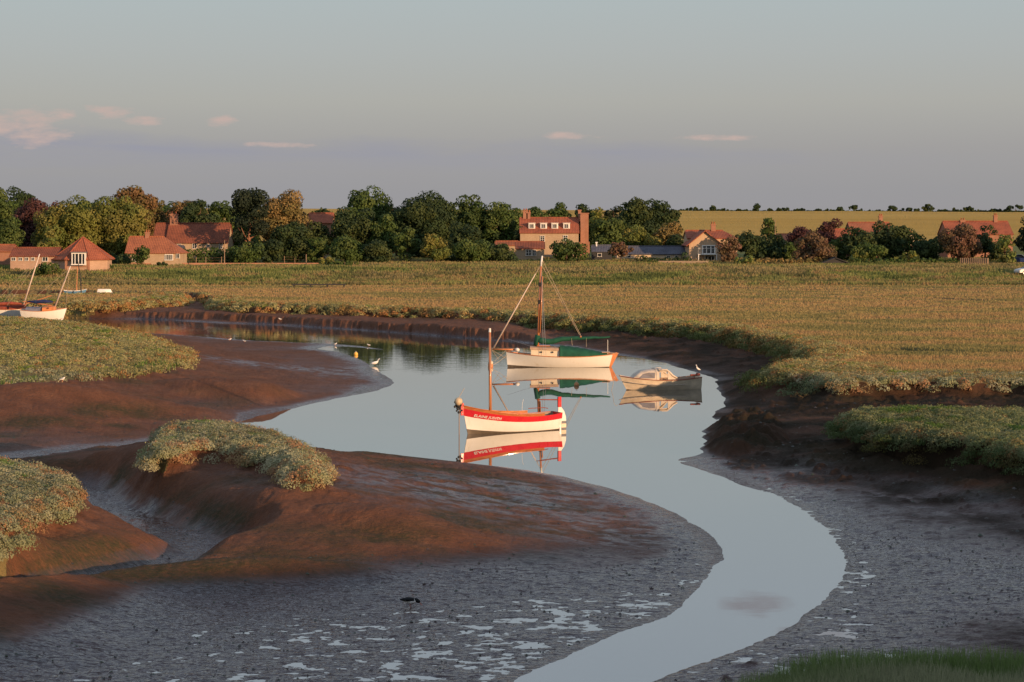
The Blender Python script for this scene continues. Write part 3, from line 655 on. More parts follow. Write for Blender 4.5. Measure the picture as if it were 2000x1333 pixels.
# ------------------------------------------------------------------ village: materials
def brickmat(name, a, b_, mortar, sx=3.5, rough=0.9):
    m, nt, b = new_mat(name); p = lc(nt)
    s = nt.nodes.new('ShaderNodeSeparateXYZ'); nt.links.new(p, s.inputs[0]); cb = nt.nodes.new('ShaderNodeCombineXYZ')
    nt.links.new(mth(nt, 'ADD', s.outputs[0], s.outputs[1]), cb.inputs[0]); nt.links.new(s.outputs[2], cb.inputs[1])
    br = nt.nodes.new('ShaderNodeTexBrick'); nt.links.new(cb.outputs[0], br.inputs[0]); br.inputs['Scale'].default_value = sx
    br.inputs['Color1'].default_value = (*a, 1); br.inputs['Color2'].default_value = (*b_, 1); br.inputs['Mortar'].default_value = (*mortar, 1)
    br.inputs['Mortar Size'].default_value = 0.02
    n = noise(nt, p, 0.8, 6, 0.65); c = mixc(nt, ramp(nt, n.outputs[0], [(0.4, 0.0), (0.7, 0.55)]).outputs[0], br.outputs[0], tuple(x * 0.6 for x in a))
    nt.links.new(c, b.inputs['Base Color']); b.inputs['Roughness'].default_value = rough; b.inputs['Specular IOR Level'].default_value = 0.15
    bump(nt, b, br.outputs['Fac'], 0.3, -0.02); return m
def tilemat(name, a, b_, axis=0):
    m, nt, b = new_mat(name); p = lc(nt); s = nt.nodes.new('ShaderNodeSeparateXYZ'); nt.links.new(p, s.inputs[0])
    wv_ = mth(nt, 'SINE', mth(nt, 'MULTIPLY', s.outputs[axis], 24.0)); rows = mth(nt, 'FRACT', mth(nt, 'MULTIPLY', s.outputs[2], 4.2))
    n = noise(nt, p, 0.55, 7, 0.7); n2 = noise(nt, p, 5.0, 3, 0.6)
    c = ramp(nt, mth(nt, 'ADD', mth(nt, 'MULTIPLY', n.outputs[0], 0.6), mth(nt, 'MULTIPLY', n2.outputs[0], 0.4)), [(0.36, b_), (0.5, a), (0.66, tuple(min(1, x * 1.3) for x in a))]).outputs[0]
    c = mixc(nt, ramp(nt, rows, [(0.0, 0.5), (0.16, 0.0)]).outputs[0], c, tuple(x * 0.35 for x in a))
    nt.links.new(c, b.inputs['Base Color']); b.inputs['Roughness'].default_value = 0.85; b.inputs['Specular IOR Level'].default_value = 0.2
    bump(nt, b, mth(nt, 'ADD', mth(nt, 'MULTIPLY', wv_, 0.5), rows), 0.6, 0.05); return m
M['tile'] = tilemat('red pantiles', (0.31, 0.095, 0.05), (0.17, 0.055, 0.035))
M['tile_dark'] = tilemat('weathered pantiles', (0.23, 0.075, 0.042), (0.12, 0.045, 0.03))
M['tile_orange'] = tilemat('orange pantiles', (0.34, 0.12, 0.06), (0.20, 0.07, 0.04))
M['slate'] = tilemat('grey slate', (0.10, 0.10, 0.12), (0.06, 0.06, 0.08))
M['stone'] = brickmat('rubble stone', (0.46, 0.33, 0.21), (0.38, 0.26, 0.16), (0.48, 0.36, 0.25), 2.6)
M['brick'] = brickmat('red brick', (0.38, 0.18, 0.11), (0.30, 0.13, 0.085), (0.36, 0.24, 0.16), 5)
M['flint'] = brickmat('pale flint and brick', (0.48, 0.32, 0.22), (0.38, 0.22, 0.15), (0.50, 0.38, 0.28), 4)
M['render'] = simple('cream render', (0.55, 0.42, 0.28), 0.85, 0.12, 1.2, 0.2)
M['boards'] = simple('larch boards', (0.50, 0.34, 0.21), 0.8, 0.2, 2.0, 0.2, stretch=(6, 1, 0.3))
M['white'] = simple('white paint', (0.74, 0.70, 0.63), 0.45, 0.08, 3)
M['dark_wood'] = simple('tarred boards', (0.03, 0.028, 0.027), 0.8, 0.2, 4, stretch=(8, 1, 1))
M['old_wood'] = simple('weathered wood', (0.30, 0.20, 0.13), 0.85, 0.25, 5, 0.2, stretch=(1, 1, .2))
M['glass'] = simple('window glass', (0.02, 0.022, 0.026), 0.12, 0.1, 2, 0.5)
M['bark'] = simple('bark', (0.12, 0.075, 0.05), 0.9, 0.35, 4, 0.1, bmp=0.6, stretch=(1, 1, .25))
M['pine_bark'] = simple('pine bark', (0.26, 0.13, 0.08), 0.9, 0.35, 4, 0.1, bmp=0.6, stretch=(1, 1, .25))
def gz(x, y):
    z, _, _ = height(np.array([float(x)]), np.array([float(y)]), False); return float(z[0])
def window(mb_parent, name, a, b, nx, ny, off, frame='white', out=0.0):
    """a, b: two opposite corners (local) of a window in the plane y = a.y; off: root offset"""
    x0, x1 = sorted((a.x, b.x)); z0, z1 = sorted((a.z, b.z)); y = a.y
    m_ = MB(); t = max(0.05, (x1 - x0) * 0.075); dp = 0.10
    def bx(xa, xb, za, zb, d=dp): m_.box(((xa + xb) / 2, y - d / 2 - 0.004 - out, (za + zb) / 2), (xb - xa, d, zb - za))
    bx(x0, x0 + t, z0 + t, z1 - t); bx(x1 - t, x1, z0 + t, z1 - t); bx(x0 - 0.03, x1 + 0.03, z1 - t, z1, dp + 0.01); bx(x0 - 0.06, x1 + 0.06, z0, z0 + t, dp + 0.05)
    for i in range(1, nx): c = x0 + (x1 - x0) * i / nx; bx(c - t * .4, c + t * .4, z0 + t, z1 - t, dp - 0.02)
    for i in range(1, ny): c = z0 + (z1 - z0) * i / ny; bx(x0 + t, x1 - t, c - t * .3, c + t * .3, dp - 0.035)
    f = m_.build(name, M[frame], mb_parent)
    g = MB(); g.box(((x0 + x1) / 2, y - 0.02 - out, (z0 + z1) / 2), (x1 - x0 - 2 * t, 0.03, z1 - z0 - 2 * t))
    return f, g
def slab(mb, P, th):
    """a roof plane with thickness th, P in order"""
    P = [Vector(p) for p in P]; n = (P[1] - P[0]).cross(P[2] - P[0]).normalized()
    if n.z < 0: n = -n
    k = len(P); Q = [p - n * th for p in P]
    mb.add(P + Q, [tuple(range(k)), tuple(range(2 * k - 1, k - 1, -1))] + [(i, k + i, k + (i + 1) % k, (i + 1) % k) for i in range(k)])
def house(name, label, cat, x0, x1, yr, ye, yb, D, depth, wall, roof, ridge='x', windows=(), chimneys=(), hipl=0.0, hipr=0.0, over=0.25, wallpart=True, chim='brick', group=None):
    """x0 x1: side walls, yr ye yb: rows of ridge, eaves and base, all in picture pixels at depth D"""
    D = DD(D); A = W(x0, yb, D); B = W(x1, yb, D); g = gz((A.x + B.x) / 2, D)
    root = empty(name, ((A.x + B.x) / 2, D, g), 0, label, cat, group); o = root.location
    ze = W(0, ye, D).z - g; xa, xb = A.x - o.x, B.x - o.x
    zr = (W(0, yr, D + (depth / 2 if ridge == 'x' else 0)).z) - g
    wm = MB(); zb = -0.6
    if ridge == 'x':
        ym = depth / 2; lo = xa + hipl; hi = xb - hipr
        wm.add([(xa, 0, zb), (xb, 0, zb), (xb, depth, zb), (xa, depth, zb), (xa, 0, ze), (xb, 0, ze), (xb, depth, ze), (xa, depth, ze), (xa, ym, zr if not hipl else ze), (xb, ym, zr if not hipr else ze)],
               [(0, 1, 5, 4), (2, 3, 7, 6), (1, 2, 6, 9, 5), (3, 0, 4, 8, 7), (0, 3, 2, 1)])
        k = (zr - ze) / ym; ov = over; zo = ze - k * ov; t = 0.12; rm = MB()
        el = -ov * 0.6 if not hipl else -ov; er = ov * 0.6 if not hipr else ov
        L0 = (xa + el, -ov, zo + t); L1 = (xb + er, -ov, zo + t); R1 = (hi + (er if not hipr else 0), ym, zr + t); R0 = (lo + (el if not hipl else 0), ym, zr + t)
        L2 = (xb + er, depth + ov, zo + t); L3 = (xa + el, depth + ov, zo + t)
        slab(rm, [L0, L1, R1, R0], t); slab(rm, [L2, L3, R0, R1], t)
        if hipr: slab(rm, [L1, L2, R1], t)
        if hipl: slab(rm, [L3, L0, R0], t)
        rm.bar((lo, ym, zr + t), (hi, ym, zr + t), 0.13, n=6)
    else:
        xm = (xa + xb) / 2
        wm.add([(xa, 0, zb), (xb, 0, zb), (xb, depth, zb), (xa, depth, zb), (xa, 0, ze), (xb, 0, ze), (xb, depth, ze), (xa, depth, ze), (xm, 0, zr), (xm, depth, zr)],
               [(0, 1, 5, 8, 4), (2, 3, 7, 9, 6), (1, 2, 6, 5), (3, 0, 4, 7), (0, 3, 2, 1)])
        k = (zr - ze) / ((xb - xa) / 2); t = 0.13; rm = MB(); zo = ze - k * over
        slab(rm, [(xa - over, -over, zo + t), (xm, -over, zr + t), (xm, depth + over, zr + t), (xa - over, depth + over, zo + t)], t)
        slab(rm, [(xm, -over, zr + t), (xb + over, -over, zo + t), (xb + over, depth + over, zo + t), (xm, depth + over, zr + t)], t)
        rm.bar((xm, -over, zr + t), (xm, depth + over, zr + t), 0.12, n=6)
    wo_ = wm.build('wall', M[wall], root); ro = rm.build('roof', M[roof], root)
    for wd in windows:
        a = W(wd[0], wd[1], D) - o; b = W(wd[2], wd[3], D) - o; a.y = b.y = 0.0
        f, gm = window(root, 'window', a, b, wd[4], wd[5], o); gm.build('pane', M['glass'], f)
    for cx, cw, ct, fy in chimneys:
        c = W(cx, ct, D + depth * fy) - o; w_ = cw / (F / D)
        cm = MB(); zb_ = zr - (zr - ze) * abs(fy - 0.5) * 2 - 0.5
        cm.box((c.x, c.y, (zb_ + c.z) / 2), (w_, 0.7, c.z - zb_)); cm.box((c.x, c.y, c.z + 0.08), (w_ + 0.16, 0.86, 0.16))
        co = cm.build('chimney', M[chim], ro)
        for q in (-0.25, 0.25): 
            if w_ > 0.6: cm2 = MB(); cm2.lathe((c.x + q * w_, c.y, c.z + 0.16), [(0.13, 0), (0.11, 0.25), (0.13, 0.38)], 8); p_ = cm2.build('chimney_pot', M['tile_orange'], ro)
    return root, wo_, ro, o, ze, zr, xa, xb
# the round-ended building
D = DD(292); g = gz(*W(150, 520, D).xy); A = W(150, 520, D); sD = F / D
root = empty('octagonal_building', (A.x, D + 4.2, g), 0, 'low flint building with steep pointed tiled roof and white bay window', 'building')
Rr = 4.15; wm = MB(); ze = W(0, 506, D).z - g; zp = W(0, 463, D + 4.2).z - g; n = 8; ang = [R(-90 - 22.5 + 45 * i) for i in range(8)]
P0 = [(Rr * math.cos(a), Rr * math.sin(a), -2.2) for a in ang]; P1 = [(p[0], p[1], ze) for p in P0]
wm.add(P0 + P1, [(i, (i + 1) % 8, 8 + (i + 1) % 8, 8 + i) for i in range(8)]).build('wall', M['flint'], root)
rm = MB(); Re = Rr + 0.45
for i in range(8):
    a, b = ang[i], ang[(i + 1) % 8]; slab(rm, [(Re * math.cos(a), Re * math.sin(a), ze - 0.12), (Re * math.cos(b), Re * math.sin(b), ze - 0.12), (0, 0, zp)], 0.12)
    rm.bar((Re * math.cos(a), Re * math.sin(a), ze - 0.1), (0, 0, zp), 0.09, n=6)
rm.build('roof', M['tile'], root)
yq = -Rr * math.cos(R(22.5))
q = MB()
for s_ in (-1, 1): q.box((s_ * Rr * math.sin(R(22.5)), yq - 0.02, (ze - 2.2) / 2), (0.34, 0.12, ze + 2.16))
q.box((0, yq - 0.03, ze * 0.42), (2.6, 0.08, 0.12)); q.build('brick_band', M['brick'], root)
o = root.location
a = W(141, 494, D) - o; b = W(168, 518, D) - o; a.y = b.y = yq - 0.7
bayb = MB(); bayb.box(((a.x + b.x) / 2, yq - 0.34, (a.z + b.z) / 2), (b.x - a.x - 0.04, 0.66, a.z - b.z)); bay = bayb.build('bay_window', M['white'], root)
f, gm = window(bay, 'window_frame', a, b, 4, 1, o); gm.build('pane', M['glass'], bay)
rb = MB(); rb.box(((a.x + b.x) / 2, yq - 0.4, a.z + 0.08), (b.x - a.x + 0.3, 1.1, 0.12)); rb.build('bay_roof', M['slate'], bay)
house('range_building', 'long low range with tiled roof and row of small white windows', 'building', 20, 112, 486, 501, 515, 296, 5.0, 'flint', 'tile_dark',
      windows=[(23, 503, 31, 510, 2, 1), (37, 503, 44, 510, 2, 1), (49, 503, 56, 510, 2, 1), (61, 503, 68, 510, 2, 1), (83, 502, 94, 511, 2, 1)])
house('boundary_barn', 'orange brick barn end behind the weeds at the village edge', 'barn', -60, 22, 480, 492, 505, 320, 5, 'brick', 'tile_orange')
house('gabled_cottage', 'stone cottage with round gable hole and low orange roof', 'cottage', 246, 352, 464, 494, 517, 330, 6.5, 'stone', 'tile_orange', hipr=3.0,
      windows=[(258, 500, 269, 512, 2, 1), (322, 497, 338, 509, 4, 1), (344, 496, 351, 505, 2, 1)], chimneys=[(288, 8, 456, 0.5)])
house('long_cottage', 'long stone cottage with steep rusty pantile roof and tall chimney', 'cottage', 325, 444, 438, 474, 498, 362, 7.0, 'stone', 'tile_dark',
      windows=[(346, 477, 354, 483, 2, 1), (376, 476, 384, 486, 2, 2), (428, 476, 435, 486, 2, 2), (404, 477, 410, 483, 2, 1)], chimneys=[(340, 15, 420, 0.5)])
house('tiled_wing', 'small tiled wing with white dormer beside the long cottage', 'building', 300, 324, 438, 468, 492, 364, 6, 'stone', 'tile_dark', windows=[(304, 472, 313, 479, 2, 1)])
house('glazed_porch', 'little stone lean-to with slate roof below the long cottage', 'porch', 335, 356, 482, 492, 505, 345, 3, 'render', 'slate', windows=[(342, 494, 354, 503, 3, 1)])
house('hidden_house', 'red roof just showing above the trees behind the hedge gap', 'house', 600, 648, 418, 436, 470, 420, 7, 'brick', 'tile')
house('hidden_outhouse', 'pale gable end glimpsed between the dark trees', 'outhouse', 616, 634, 462, 474, 490, 372, 4, 'flint', 'tile_orange', ridge='y')
# the big house
root, wo_, ro, o, ze, zr, xa, xb = house('farmhouse', 'tall three storey stone farmhouse with four white dormers in its red roof', 'house', 1016, 1130, 427, 455, 506, 381, 8.5, 'stone', 'tile',
      windows=[(1055, 461, 1064, 472, 2, 3), (1100, 460, 1109, 472, 2, 3)], chimneys=[(1026, 9, 414, 0.5), (1032, 8, 417, 0.5), (1132, 6, 412, 0.5)])
# tall stacks on the outside of the right gable
for q, (cx, top, fy) in enumerate([(1138, 418, 0.30), (1145, 418, 0.68)]):
    c = W(cx, top, D) ; s3 = F / (DD(381) + 8.5 * fy); X3 = (cx - 1000) / s3 - o.x; zt = EYE - (top - HOR) / s3 - o.z
    cm = MB(); cm.box((X3, 8.5 * fy, zt / 2 - .3), (0.75, 1.1, zt + .6)); cm.box((X3, 8.5 * fy, zt * 0.2 - .2), (1.1, 1.5, zt * 0.4)); cm.box((X3, 8.5 * fy, zt + .07), (0.95, 1.3, 0.16)); cm.build('chimney_stack', M['brick'], root)
for cx in (1039, 1062, 1084, 1107):
    wv2 = 13 / (F / DD(381)); A = W(cx - 6.5, 436.5, DD(381)) - o; B = W(cx + 6.5, 447.5, DD(381)) - o
    ks = (zr - ze) / 4.25; yf_ = (B.z - ze) / ks - 0.15
    db = MB(); top = A.z; dx0, dx1 = A.x, B.x; yk = (top - ze) / ks + 0.3
    db.add([(dx0, yf_, B.z - .1), (dx1, yf_, B.z - .1), (dx1, yf_, top), (dx0, yf_, top), (dx1, yk, top), (dx0, yk, top), (dx1, yf_ + .4, B.z - .1), (dx0, yf_ + .4, B.z - .1)],
           [(0, 1, 2, 3), (1, 6, 4, 2), (0, 3, 5, 7), (3, 2, 4, 5)])
    dm = db.build('dormer', M['white'], root)
    tb = MB(); tb.box(((dx0 + dx1) / 2, (yf_ + yk) / 2 - .1, top + .04), (dx1 - dx0 + .2, yk - yf_ + .1, .07)); tb.build('dormer_roof', M['white'], dm)
    a = Vector((dx0 + .22, yf_, top - .12)); b = Vector((dx1 - .22, yf_, B.z + .12)); f, gm = window(dm, 'window', a, b, 2, 2, o); gm.build('pane', M['glass'], dm)
house('farmhouse_annexe', 'single storey annexe with dark tiled roof and white window, in front of the farmhouse', 'building', 1008, 1063, 474, 486, 506, 362, 5, 'stone', 'tile_dark',
      windows=[(1027, 488, 1038, 500, 2, 2), (1040, 488, 1047, 500, 2, 2)])
house('side_outbuilding', 'low pantiled shed behind the hedge, left gable of the farmhouse', 'shed', 968, 1012, 473, 480, 498, 378, 4, 'stone', 'tile_orange')
house('grey_shed', 'small grey boarded shed with one square window and slate roof', 'shed', 1157, 1195, 481, 492, 510, 362, 4, 'dark_wood', 'slate', windows=[(1167, 495, 1175, 502, 1, 1)], chimneys=[(1165, 2.5, 475, 0.5)], chim='white')
house('slate_range', 'long low range with blue slate roof beside the timber house', 'building', 1205, 1341, 483, 497, 510, 372, 6, 'render', 'slate', windows=[(1302, 499, 1309, 505, 2, 1), (1318, 499, 1324, 505, 1, 1), (1226, 499, 1232, 504, 1, 1)])
root, wo_, ro, o, ze, zr, xa, xb = house('timber_house', 'boarded house with white balcony in its gable end and red roof', 'house', 1346, 1408, 452, 477, 512, 362, 9, 'boards', 'tile', ridge='y', over=0.5)
for p_ in ((1371, 479, 1397, 497), (1376, 499, 1396, 511)):
    a = W(p_[0], p_[1], DD(362)) - o; b = W(p_[2], p_[3], DD(362)) - o; a.y = b.y = 0; f, gm = window(root, 'patio_door', a, b, 3, 1, o); gm.build('pane', M['glass'], f)
bm_ = MB(); a = W(1362, 497, DD(362)) - o; b = W(1399, 497, DD(362)) - o; bm_.box(((a.x + b.x) / 2, -0.7, a.z), (b.x - a.x, 1.38, 0.14)); bal = bm_.build('balcony', M['white'], root)
rl = MB(); rl.bar((a.x, -1.35, a.z + 1.0), (b.x, -1.35, a.z + 1.0), 0.035)
for i in range(15): x = a.x + .03 + (b.x - a.x - .06) * i / 14; rl.bar((x, -1.35, a.z + .05), (x, -1.35, a.z + 1.0), 0.016, n=5)
rl.build('railing', M['white'], bal)
for x in (a.x + .08, b.x - .08): ps = MB(); ps.box((x, -1.3, a.z / 2 - .2), (.14, .14, a.z + .2)); ps.build('post', M['white'], root)
bg_ = MB(); bg_.box((0, 1, zr - 1.15), (0.06, 0.03, 1.3)); 
house('timber_house_wing', 'red tiled cross wing running behind the gable with balcony', 'house wing', 1343, 1440, 452, 466, 500, 374, 8, 'boards', 'tile', chimneys=[(1393, 9, 440, 0.5)], hipr=2)
house('brick_villa', 'red roofed villa with white bargeboard half hidden by dark trees', 'house', 1664, 1744, 436, 455, 500, 400, 8, 'brick', 'tile_orange', chimneys=[(1720, 7, 424, 0.5)])
house('red_gabled_house', 'lower red roof stepping down at the end of the villa', 'house', 1626, 1664, 449, 470, 500, 396, 7, 'brick', 'tile')
house('cream_cottage', 'cream cottage just visible through thin branches', 'cottage', 1762, 1790, 450, 466, 505, 380, 5, 'render', 'tile_orange', ridge='y')
house('long_brick_house', 'long brick house with purple-red roof by the dark conifers', 'house', 1851, 1978, 434, 458, 500, 400, 8, 'brick', 'tile', chimneys=[(1944, 7, 423, 0.5), (1880, 10, 432, 0.5)])
house('pink_cottage', 'pinkish low cottage roof between the purple shrubs', 'cottage', 1520, 1552, 459, 470, 500, 392, 6, 'render', 'tile_orange')
house('black_summerhouse', 'black boarded summerhouse with felt roof at the marsh edge', 'summerhouse', 1608, 1656, 505, 514, 524, 335, 3.5, 'dark_wood', 'dark_wood', ridge='y', over=0.3)
# walls, fences, poles
def strip(name, mat, x0, x1, yt, D0, D1, thick, label, cat, h=None):
    D0, D1 = DD(D0), DD(D1); A = W(x0, yt, D0); B = W(x1, yt, D1); root = None; mb = MB(); n = max(2, int((B - A).length / 2.5)); pts = []
    for i in range(n + 1):
        p = A.lerp(B, i / n); g_ = gz(p.x, p.y); pts.append((p.x, p.y, g_ - 0.4, (g_ + h) if h else p.z))
    for i in range(n):
        (xa_, ya_, b0, t0), (xb_, yb_, b1, t1) = pts[i], pts[i + 1]
        mb.add([(xa_, ya_, b0), (xb_, yb_, b1), (xb_, yb_ + thick, b1), (xa_, ya_ + thick, b0), (xa_, ya_, t0), (xb_, yb_, t1), (xb_, yb_ + thick, t1), (xa_, ya_ + thick, t0)],
               [(0, 1, 5, 4), (2, 3, 7, 6), (4, 5, 6, 7)] + ([(3, 0, 4, 7)] if i == 0 else []) + ([(1, 2, 6, 5)] if i == n - 1 else []))
    return tag(mb.build(name, M[mat]), label, cat)
strip('garden_wall', 'brick', 205, 622, 514, 326, 345, 0.35, 'long low brick garden wall above the marsh bank', 'wall')
strip('sea_wall', 'stone', 1286, 1384, 510, 338, 334, 0.4, 'pale stained stone wall below the timber house', 'wall')
fr = empty('picket_fence', W(1903, 520, DD(330)), 0, 'upright board fence leaning downhill under the brown tree', 'fence'); fo = fr.location
for i in range(15):
    a = W(1877 + i * 3.75, 514 - i * 0.35, DD(331 - i * 0.3)); a.z = gz(a.x, a.y) ; mb = MB(); mb.box((a.x - fo.x, a.y - fo.y, a.z - fo.z + .55), (.20, .05, 1.35)); mb.build('picket', M['old_wood'], fr)
a = W(1876, 515, DD(331)) - fo; b = W(1931, 510, DD(327)) - fo; mb = MB(); za, zb_ = gz(a.x + fo.x, a.y + fo.y) - fo.z + .6, gz(b.x + fo.x, b.y + fo.y) - fo.z + .6
mb.bar((a.x, a.y + .06, za), (b.x, b.y + .06, zb_), .04); mb.build('rail', M['old_wood'], fr)
wf = empty('post_and_wire_fence', W(420, 525, DD(318)), 0, 'line of pale wooden posts with wire below the garden wall', 'fence'); fo = wf.location; tops = []
for i in range(17):
    a = W(212 + i * 24.5 + rng.normal() * 3, 525, 316 + i * 0.6); a.z = gz(a.x, a.y); mb = MB(); l = rng.normal() * .06
    mb.bar(Vector((a.x, a.y, a.z - .3)) - fo, Vector((a.x + l, a.y, a.z + 1.15)) - fo, .05, .045); mb.build('post', M['old_wood'], wf); tops.append(Vector((a.x + l, a.y - .06, a.z + 1.0)) - fo)
mb = MB()
for k in (0, -.4): mb.tube([t_ + Vector((0, 0, k)) for t_ in tops], .008, 4)
mb.build('wire', M['old_wood'], wf)
for px_, yt, yb_, D_, lb in ((438.5, 470, 518, 322, 'tall thin grey pole standing in front of the long hedge'), (598, 497, 518, 330, 'short pale pole before the dark bushes'), (1514, 430, 505, 372, 'slender flagpole rising behind the purple shrubs')):
    D_ = DD(D_); a = W(px_, yb_, D_); t_ = W(px_, yt, D_); mb = MB(); mb.bar((a.x, a.y, gz(a.x, a.y) - .3), (a.x, a.y, t_.z), .07, .05); tag(mb.build('pole', M['old_wood']), lb, 'pole')
# cars at the edge of the hard
def carmat(n_, c): return simple(n_, c, 0.25, 0.05, 2, 0.6)
M['tyre'] = simple('tyre', (0.02, 0.02, 0.02), 0.9, .1); M['chrome'] = simple('wheel metal', (.5, .5, .5), .3, .1, metal=.8)
def car(X, Y, rz, paint, label):
    r_ = empty('parked_car', (X, Y, gz(X, Y)), rz, label, 'car', 'cars parked beside the marsh')
    prof = [(-2.05, .35), (-2.1, .75), (-1.95, 1.0), (-1.2, 1.05), (1.15, .98), (1.95, .82), (2.1, .6), (2.08, .32)]; cab = [(-1.85, 1.0), (-1.45, 1.42), (.25, 1.45), (1.0, .99)]
    mb = MB()
    def ext(pts, w0, w1):
        n = len(pts); P = [(x, -(w0 if z < 1.1 else w1), z) for x, z in pts] + [(x, (w0 if z < 1.1 else w1), z) for x, z in pts]
        mb.add(P, [tuple(range(n)), tuple(range(2 * n - 1, n - 1, -1))] + [(i, i + n, (i + 1) % n + n, (i + 1) % n) for i in range(n)])
    ext(prof, .86, .86); bd = mb.build('body', paint, r_, bevel=.06)
    mb = MB(); ext([(x, z) for x, z in cab], .80, .62); mb.build('cabin', M['glass'], r_, bevel=.04)
    mb = MB(); mb.box((-.6, 0, 1.46), (1.5, 1.2, .05)); mb.build('roof', paint, r_)
    for x in (-1.3, 1.3):
        for s_ in (-1, 1):
            mb = MB(); mb.bar((x, s_ * .70, .32), (x, s_ * .89, .32), .32, n=18); wh = mb.build('wheel', M['tyre'], r_)
            mb = MB(); mb.bar((x, s_ * .89, .32), (x, s_ * .905, .32), .19, n=14); mb.build('rim', M['chrome'], wh)
    for s_ in (-1, 1): mb = MB(); mb.box((2.06, s_ * .6, .66), (.08, .3, .14)); mb.build('headlight', M['white'], r_)
p = W(2012, 545, DD(288)); car(p.x, p.y, 0.25 + math.pi, carmat('pale car paint', (.55, .5, .44)), 'pale car cut off at the edge, down by the marsh grass')
p = W(1993, 505, DD(345)); car(p.x, p.y, -0.3, carmat('blue car paint', (.03, .05, .16)), 'dark blue car parked under the dark conifers')
# ------------------------------------------------------------------ trees, hedges
KIND = {
 'olive': [(0.172, 0.178, 0.039), (0.132, 0.158, 0.037), (0.204, 0.184, 0.046)],
 'green': [(0.072, 0.112, 0.026), (0.099, 0.132, 0.033), (0.060, 0.093, 0.026)],
 'dark': [(0.046, 0.072, 0.024), (0.066, 0.086, 0.026), (0.037, 0.060, 0.024)],
 'black': [(0.024, 0.037, 0.020), (0.033, 0.046, 0.024)],
 'copper': [(0.086, 0.037, 0.037), (0.060, 0.029, 0.031), (0.105, 0.046, 0.039)],
 'bronze': [(0.172, 0.118, 0.043), (0.132, 0.112, 0.037), (0.197, 0.112, 0.046)],
 'ochre': [(0.277, 0.184, 0.066), (0.224, 0.165, 0.060), (0.184, 0.145, 0.046)],
 'russet': [(0.197, 0.105, 0.066), (0.158, 0.099, 0.053), (0.132, 0.093, 0.046)],
 'light': [(0.172, 0.211, 0.053), (0.132, 0.184, 0.046), (0.197, 0.197, 0.060)],
}
def tree(x0, x1, yt, yb, kind, D, label, name='tree', cat='tree', low=-0.02, loose=0.0, pine=False, cone=False, lobes=None, group=None):
    D = DD(D); A = W(x0, yb, D); B = W(x1, yt, D); cx = (A.x + B.x) / 2; g = gz(cx, D); H = B.z - g; rx = (B.x - A.x) / 2
    r_ = empty(name, (cx, D, g), 0, label, cat, group)
    leaf = 0.00082 * D
    zc = H * (1 + low) / 2; rz_ = H * (1 - low) / 2; ry = rx * 0.85
    nl = lobes or int(np.clip(18 + rx * rz_ * 1.9, 18, 110))
    c = rng.normal(size=(nl, 3)); c /= np.linalg.norm(c, axis=1, keepdims=True); c *= (rng.random((nl, 1)) ** 0.34) * (0.80 + 0.06 * rng.normal(size=(nl, 1)))
    if cone: c[:, 2] = rng.random(nl) * 1.6 - 0.85; k_ = (0.95 - c[:, 2]) * 0.42; a_ = rng.random(nl) * 6.283; c[:, 0] = np.cos(a_) * k_; c[:, 1] = np.sin(a_) * k_
    if pine: c[:, 2] = np.where(rng.random(nl) < .6, 0.45 + .3 * rng.random(nl), c[:, 2]); c[:, 0] *= 1.1
    lr = (0.20 + 0.24 * rng.random(nl)) * min(rx, rz_ * 1.2) * (1 - 0.25 * loose) * (0.75 if cone else 1)
    C = c * np.array([rx, ry, rz_]) + np.array([0, 0, zc])
    # push the lobes back inside the outline
    area = 4 * math.pi * lr ** 2; per = np.clip((area / leaf ** 2 * (0.95 - 0.55 * loose)).astype(int), 30, 1400)
    idx_ = np.repeat(np.arange(nl), per); n = len(idx_)
    d = rng.normal(size=(n, 3)); d /= np.linalg.norm(d, axis=1, keepdims=True)
    q = fbm(d[:, 0] * 2.2 + idx_ * 3.1, d[:, 2] * 2.2 + d[:, 1] * 1.7, 3)
    P = C[idx_] + d * (lr[idx_] * (0.84 + 0.30 * rng.random(n) ** 0.5 + 0.30 * q))[:, None] * np.array([1, 1, 0.8])
    Nn = d + rng.normal(size=(n, 3)) * 0.42
    pal = np.array(KIND[kind]); lobe_c = pal[rng.integers(0, len(pal), nl)] * (0.85 + 0.3 * rng.random((nl, 1)))
    col = lobe_c[idx_] * (0.82 + 0.36 * rng.random((n, 1)))
    ok = P[:, 2] > 0.05
    cards(P[ok], Nn[ok], leaf * (0.7 + 0.6 * rng.random(ok.sum())), col[ok], 1.15, 'crown', M['leaf'], r_)
    bark = M['pine_bark'] if pine else M['bark']; mb = MB(); tr = max(0.07, H * 0.022)
    bend = rng.normal() * 0.03 * H
    mb.tube([(0, 0, -0.4), (bend * .3, 0, H * 0.2), (bend, 0, H * 0.45), (bend * 1.2, 0, H * 0.75)], [tr * 1.35, tr, tr * .75, tr * .3], 7); to = mb.build('trunk', bark, r_, True)
    mb = MB()
    for i in rng.choice(nl, min(6, nl), replace=False):
        zs = H * (0.18 + 0.3 * rng.random()); e = Vector(C[i]); s_ = Vector((bend * .5, 0, zs)); m_ = s_.lerp(e, .5) + Vector((0, 0, -.04 * H)); mb.tube([s_, m_, e], [tr * .5, tr * .35, tr * .12], 5)
    mb.build('limb', bark, r_, True)
    return r_
